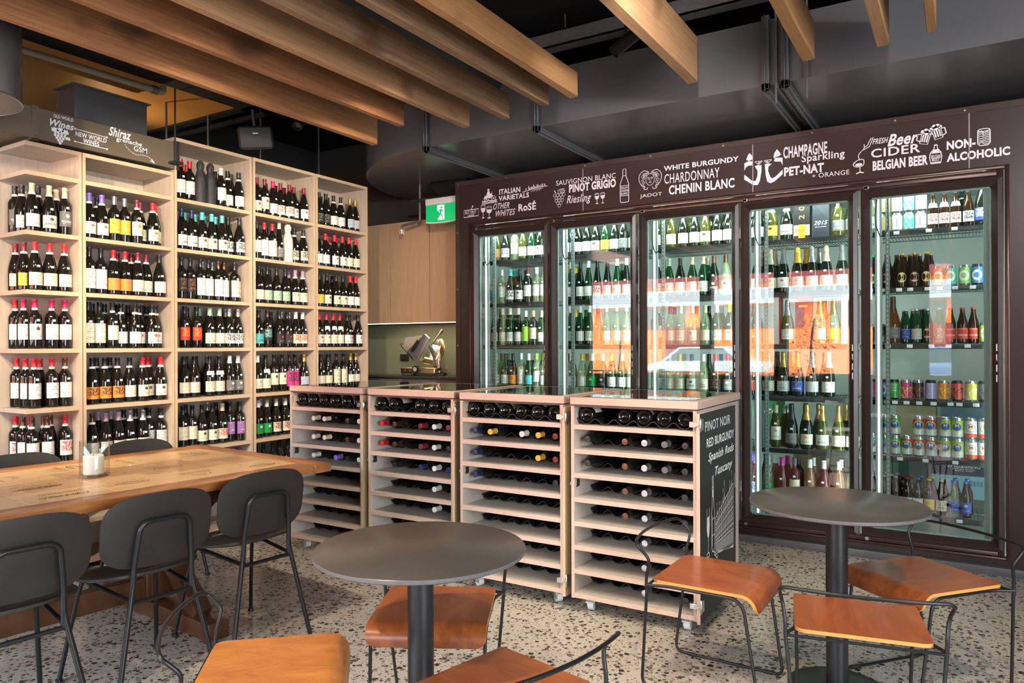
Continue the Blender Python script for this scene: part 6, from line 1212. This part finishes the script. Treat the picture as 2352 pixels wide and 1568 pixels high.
MB().box(-.035, .035, -LN, -.70, .11, .215).build('stretcher', RECL[4], dt, bevel=.003)
MB().box(-.045, .045, -.70, -.67, .09, .235).build('wedge_block', RECL[4], dt, bevel=.003)
MB().box(-.06, .06, -LN + .30, -LN + .42, .0, .66).build('trestle_post', RECL[4], dt)

# candle in a glass cylinder
ch = thing('candle_holder', 'clear glass cylinder candle holder standing on the dining table', 'candle holder', (-3.60, 1.965, ZT + .0005))
MB().lathe([(0, .0), (.062, 0), (.066, .004), (.066, .172), (.0645, .174), (.063, .172), (.063, .012), (0, .010)], 48).build('glass', CLEARGL, ch)
cd = tag(MB().lathe([(0, .0), (.044, .0), (.0455, .004), (.0455, .086), (.042, .090), (.015, .086), (0, .086)], 40).build('candle', mat('white_wax', (.82, .78, .68), .45)), 'white pillar candle standing inside the glass cylinder', 'candle'); cd.location = (-3.605, 1.962, ZT + .013)
MB().cyl((0, 0, .085), (.001, 0, .095), .0015, 6).build('wick', RUB, cd)

# ------------------------------------------------------------------ black dining chairs
SHELL = speckle('black_shell', (.019, .0175, .016), (.027, .025, .023), 500, .48, .45)
def dchair():
    t = thing('dining_chair', '', 'chair', (0, 0, 0), 0, 'black dining chairs round the long table')
    def backf(a, b):   # superellipse panel, curved; front faces +y
        th = 2 * PI * a; c, s = math.cos(th), math.sin(th); p = 2 / 3.7
        x = .228 * b * math.copysign(abs(c) ** p, c); z = .150 * b * math.copysign(abs(s) ** p, s) * (1 - .08 * (x / .228) ** 2)
        return x, z
    def shell(back):
        m = MB(); n, k = 56, 7; lay = []
        for side in (0, 1):
            g_ = []
            for j in range(k + 1):
                b = j / k; rw = []
                for i in range(n):
                    x, z = backf(i / n, max(b, .02)); e = .011 * (0.5 if b < .995 else .28)
                    y = -.205 - .21 * (z + .15) * .62 + .42 * x * x - (e if side else -e)
                    rw.append(m.bm.verts.new((x, y, .668 + z)))
                g_.append(rw)
            lay.append(g_)
        for g_, fl in ((lay[0], 0), (lay[1], 1)):
            for j in range(k):
                for i in range(n): m.bm.faces.new((g_[j][i], g_[j][(i + 1) % n], g_[j + 1][(i + 1) % n], g_[j + 1][i]))
            m.bm.faces.new(g_[0])
        for i in range(n): m.bm.faces.new((lay[0][k][i], lay[0][k][(i + 1) % n], lay[1][k][(i + 1) % n], lay[1][k][i]))
        return m
    shell(0).build('backrest', SHELL, t, sharp=60)
    m = MB(); n, k = 56, 7; lay = []
    for side in (0, 1):
        g_ = []
        for j in range(k + 1):
            b = max(j / k, .02); rw = []
            for i in range(n):
                th = 2 * PI * i / n; c, s = math.cos(th), math.sin(th); p = 2 / 2.7; x = .235 * b * math.copysign(abs(c) ** p, c); y = .225 * b * math.copysign(abs(s) ** p, s) + .01
                z = .462 - .010 * (1 - b) + .028 * max(0, -y / .2) ** 2 * 1.2 - .03 * max(0, (y - .1) / .13) ** 2 + .02 * (x / .23) ** 2 - (.011 if side else 0)
                rw.append(m.bm.verts.new((x, y, z)))
            g_.append(rw)
        lay.append(g_)
    for g_ in lay:
        for j in range(k):
            for i in range(n): m.bm.faces.new((g_[j][i], g_[j][(i + 1) % n], g_[j + 1][(i + 1) % n], g_[j + 1][i]))
        m.bm.faces.new(g_[0])
    for i in range(n): m.bm.faces.new((lay[0][k][i], lay[0][k][(i + 1) % n], lay[1][k][(i + 1) % n], lay[1][k][i]))
    m.build('seat', SHELL, t, sharp=60)
    U = fillet([(-.122, -.235, .40), (-.118, -.243, .545), (-.100, -.262, .712), (.100, -.262, .712), (.118, -.243, .545), (.122, -.235, .40)], [0, .03, .045, .045, .03, 0], 7)
    MB().tube(U, .0105, 12).build('back_frame', TUBE, t)
    for s in (-1, 1):
        MB().tube(spline([(s * .119, -.240, .52), (s * .124, -.238, .44), (s * .150, -.252, .30), (s * .208, -.285, .0)], 6), .0105, 12).build('leg', TUBE, t)
        MB().tube(spline([(s * .150, .10, .44), (s * .165, .14, .36), (s * .205, .215, .012)], 6), .0095, 12).cyl((s * .205, .215, .0), (s * .207, .216, .014), .014, 12).build('leg', TUBE, t)
        MB().tube([(s * .126, -.236, .405), (s * .152, .105, .432)], .009, 10).build('side_rail', TUBE, t)
        MB().bar((s * .113, -.236, .575), (s * .106, -.251, .665), .008, .022, (0, 1, 0)).build('bracket', TUBE, t)
    MB().tube([(-.126, -.237, .398), (.126, -.237, .398)], .009, 10).build('crossbar', TUBE, t)
    return t
c0 = dchair(); c0.location = (-3.01, 2.335, 0); c0.rotation_euler = (0, 0, R(90 - 6)); c0['label'] = 'black dining chair nearest the wine carts, on the near side of the long table'
GRP = 'black dining chairs round the long table'
dup(c0, (-2.98, 1.79, 0), (0, 0, R(90 - 5)), 'black dining chair second from the wine carts, on the near side of the table', GRP)
dup(c0, (-2.98, 1.285, 0), (0, 0, R(90 - 6)), 'black dining chair third from the wine carts, cut off by the frame edge', GRP)
dup(c0, (-4.17, 2.645, 0), (0, 0, R(-90 - 5)), 'black dining chair tucked in behind the table, before the second bookcase', GRP)
dup(c0, (-4.17, 1.96, 0), (0, 0, R(-90 - 5)), 'black dining chair tucked in behind the table, before the corner bookcase', GRP)

# ------------------------------------------------------------------ kitchen corner
VEN = wood('oak_veneer', (.36, .235, .14), (.45, .31, .20), (14, 14, .7), .42, 5, .04)
oc = thing('overhead_cabinet', 'oak veneer overhead cupboards with a light strip underneath', 'cabinet', (-4.6, 5.6, 1.625))
MB().box(-.95, .765, .02, .36, .005, .998).build('carcass', VOID, oc)
for a, b in ((-.95, -.277), (-.269, .222), (.230, .765)): MB().box(a + .001, b - .001, 0, .018, 0, 1.0).build('door', VEN, oc, bevel=.001, seg=1)
MB().box(-.95, .765, .005, .02, -.006, .0).build('light_strip', WARMLED, oc)
light('undercabinet_light', 'AREA', (-4.45, 5.70, 1.61), (-4.45, 5.72, 0), 3.5, (1, .82, .52), shape='RECTANGLE', size=1.2, size_y=.05)
GRN = speckle('olive_splashback', (.17, .19, .135), (.20, .22, .16), 60, .35, .5)
tag(MB().box(-5.60, -3.835, 5.95, 5.969, 1.10, 1.62).build('splashback', GRN), 'olive green splashback panel behind the meat slicer', 'splashback')
wt = thing('kitchen_worktop', 'dark kitchen worktop carrying the meat slicer', 'worktop', (-4.45, 5.7, 0))
MB().box(-1.1, .605, -.16, .249, 1.085, 1.105).build('slab', speckle('dark_stone', (.03, .033, .03), (.06, .065, .058), 200, .25), wt, bevel=.002)
MB().box(-1.1, .605, .22, .249, 1.105, 1.135).build('upstand', GRN, wt)
bc = thing('base_cabinet', 'dark base cabinet under the kitchen worktop', 'cabinet', (-4.45, 5.7, 0)); MB().box(-1.1, .605, -.12, .248, 0, 1.084).build('carcass', BLK, bc)
for a in (-.66, -.235, .183): MB().box(a, a + .42, -.14, -.121, .08, 1.07).build('door', BLK, bc, bevel=.002)
po = thing('power_point', 'black double power point on the olive splashback', 'power point', (-5.215 + .02, 5.949, 1.275)); MB().box(-.058, .058, -.008, 0, -.036, .036).build('plate', RUB, po, bevel=.003)
for s in (-.028, .028):
    MB().box(s - .010, s + .010, -.0105, -.0081, .012, .028).build('switch', mat('switch_black', (.03, .03, .03), .3), po)
    m = MB()
    for a in (-.007, .007): m.box(s + a - .0012, s + a + .0012, -.0086, -.0079, -.012, -.004)
    m.box(s - .001, s + .001, -.0086, -.0079, -.022, -.014).build('socket', mat('socket_slot', (.2, .2, .2), .5), po)
po.location = (-4.98, 5.949, 1.275)
so = thing('meat_slicer', 'polished metal meat slicer standing on the dark worktop', 'slicer', (-4.745, 5.70, 1.1055))
BRS = mat('warm_polished_metal', (.80, .64, .44), .3, 1); K = .001373
cv = lambda a, b: ((a - 370) * K, (1440 - b) * K)
MB().box(.0, .43, -.10, .12, .018, .078).build('base', BRS, so, bevel=.012, seg=3)
m = MB()
for x in (.02, .40):
    for y in (-.08, .10): m.cyl((x, y, 0), (x, y, .02), .014, 12)
m.build('foot', RUB, so)
kx, kz = cv(525, 1393); MB().cyl((kx, -.10, kz), (kx, -.135, kz), .036, 24).build('dial', RUB, so); MB().cyl((kx, -.1355, kz), (kx, -.137, kz), .022, 20).build('dial_cap', mat('dial_grey', (.45, .42, .40), .4), so)
MB().cyl((.055, -.1005, .048), (.055, -.103, .048), .014, 16).cyl((.115, -.1005, .048), (.115, -.103, .048), .010, 16).build('button', STEEL, so)
MB().prism([cv(a, b) for a, b in ((580, 1235), (605, 1215), (650, 1260), (685, 1310), (695, 1420), (640, 1425), (640, 1335), (615, 1280))], -.04, .06, lambda a, b, d: (a, d, b)).build('arm', CHR, so, bevel=.006)
bl = MB().lathe([(0, -.012), (.10, -.012), (.128, -.004), (.128, .004), (.10, .014), (0, .016)], 48).build('blade_guard', BRS, so); bl.location = (cv(640, 1265)[0], .035, cv(640, 1265)[1]); bl.rotation_euler = (R(78), R(0), R(-28))
bl = MB().lathe([(0, -.004), (.118, -.001), (.118, .001), (0, .004)], 48).build('blade', CHR, so); bl.location = (cv(625, 1262)[0], .005, cv(625, 1262)[1]); bl.rotation_euler = (R(78), R(0), R(-28))
MB().prism([cv(a, b) for a, b in ((430, 1265), (520, 1335), (635, 1175), (592, 1143))], -.10, -.07, lambda a, b, d: (a, d, b)).build('gauge_plate', mat('brushed_grey', (.36, .40, .44), .35, .8), so, bevel=.004)
MB().bar((*(lambda p: (p[0], -.12, p[1]))(cv(490, 1265)),), (*(lambda p: (p[0], -.12, p[1]))(cv(550, 1185)),), .026, .026, (0, 1, 0)).build('grip', RUB, so, bevel=.006)
MB().prism([cv(a, b) for a, b in ((375, 1215), (392, 1165), (540, 1152), (562, 1185), (430, 1262))], -.055, -.05, lambda a, b, d: (a, d, b)).build('clear_guard', clear('frosted_guard', (.80, .80, .76), 1.5, (.75, .72, .64), .35), so)
m = MB()
for k in range(9): a, b = cv(378 + 14 * k, 1222 + 13 * k); m.box(a, a + .006, -.10, .05, b - .018, b + .002)
m.bar((cv(372, 1212)[0], -.03, cv(372, 1212)[1]), (cv(500, 1335)[0], -.03, cv(500, 1335)[1]), .16, .008, (1, 0, 1)).build('carriage_tray', CHR, so)
MB().cyl((cv(560, 1330)[0], -.03, cv(560, 1330)[1]), (cv(640, 1345)[0], -.03, cv(640, 1345)[1]), .035, 20).build('motor_housing', BRS, so)
MB().cyl((cv(635, 1195)[0], -.02, cv(635, 1195)[1]), (cv(705, 1122)[0], -.02, cv(705, 1122)[1]), .010, 12).cyl((cv(695, 1132)[0], -.02, cv(695, 1132)[1]), (cv(712, 1115)[0], -.02, cv(712, 1115)[1]), .015, 12).build('pusher_handle', CHR, so)
MB().cyl((cv(690, 1395)[0], -.06, cv(690, 1395)[1]), (cv(712, 1385)[0], -.06, cv(712, 1385)[1]), .012, 12).build('knob', RUB, so)
# exit sign, sprinkler, dark hood behind it
ex = thing('exit_sign', 'green running man exit sign hanging beside the fridge header', 'sign', (-4.03, 5.36, 2.53))
MB().box(-.19, .19, -.02, .05, .165, .225).build('housing', mat('sign_housing', (.70, .71, .72), .4), ex, bevel=.006)
m, nt, b_ = newmat('exit_green'); b_.inputs['Base Color'].default_value = (.0, .36, .10, 1); b_.inputs['Emission Color'].default_value = (.0, .42, .12, 1); b_.inputs['Emission Strength'].default_value = .55
bulge = lambda a: -.004 * (1 - (a / .185) ** 2)
MB().prism([(-.183, .012), (-.12, .004), (0, 0), (.12, .004), (.183, .012), (.183, .17), (-.183, .17)], -.018, .03, lambda a, b, d: (a, d, b)).build('face_panel', m, ex, bevel=.002)
MB().prism([(-.185, .012), (-.12, .003), (0, -.001), (.12, .003), (.185, .012), (.185, .004), (.12, -.006), (0, -.010), (-.12, -.006), (-.185, .004)], -.020, .032, lambda a, b, d: (a, d, b)).build('bottom_trim', mat('sign_housing', (.70, .71, .72), .4), ex)
EW = mat('exit_white', (.80, .84, .80), .5, emit=.6)
m = MB(); y_ = -.0192; f_ = lambda a, b: (a - .055, y_, b)
blob(m, [(.01, .02), (.085, .02), (.085, .155), (.005, .155), (.005, .11), (.035, .08)], f_); m.build('doorway', EW, ex, fix=False)
m = MB(); f_ = lambda a, b: (a - .055, y_ - .0006, b); EG = m
blob(EG, circ(.052, .132, .011, 14), f_)
for P, wd in ((((.048, .116), (.040, .078)), .020), (((.050, .112), (.066, .10), (.078, .102)), .009), (((.044, .112), (.026, .106), (.020, .088)), .009), (((.043, .080), (.060, .060), (.062, .030)), .011), (((.039, .080), (.030, .055), (.006, .040)), .011), (((.062, .030), (.070, .030)), .008), (((.006, .04), (.004, .03)), .008)): stroke(EG, P, wd, f_)
m.build('pictogram', bpy.data.materials['exit_green'], ex, fix=False)
MB().tube([(-.40, .02, .235), (.2, .02, .235)], .012, 10).build('hanging_rail', RUB, ex)
ss = thing('sprinkler_drop', 'black sprinkler pipe with a caged head in front of the oak cupboards', 'pipe', (-4.37, 5.45, 2.58))
MB().tube(fillet([(0, 0, .38), (0, 0, 0), (-.19, 0, -.02), (-.222, 0, -.025), (-.222, 0, -.06)], .025), .013, 12).build('run', BLK, ss)
m = MB()
for k in range(6): a = PI * k / 3; m.tube([(-.222 + .016 * math.cos(a), .016 * math.sin(a), -.055), (-.222 + .022 * math.cos(a), .022 * math.sin(a), -.08), (-.222 + .016 * math.cos(a), .016 * math.sin(a), -.105)], .0022, 6)
m.lathe([(0, -.06), (.012, -.06), (.008, -.095), (0, -.1)], 12, Matrix.Translation((-.222, 0, 0))).build('sprinkler_cage', CHR, ss)
hd = thing('extractor_hood', 'dark sloping hood hanging behind the exit sign', 'hood', (-3.85, 5.45, 2.3))
MB().prism([(-.42, .62), (0, .22), (.015, .2), (.015, .62)], 0, .14, lambda a, b, d: (a, d, b)).build('body', VOID, hd, bevel=.004)
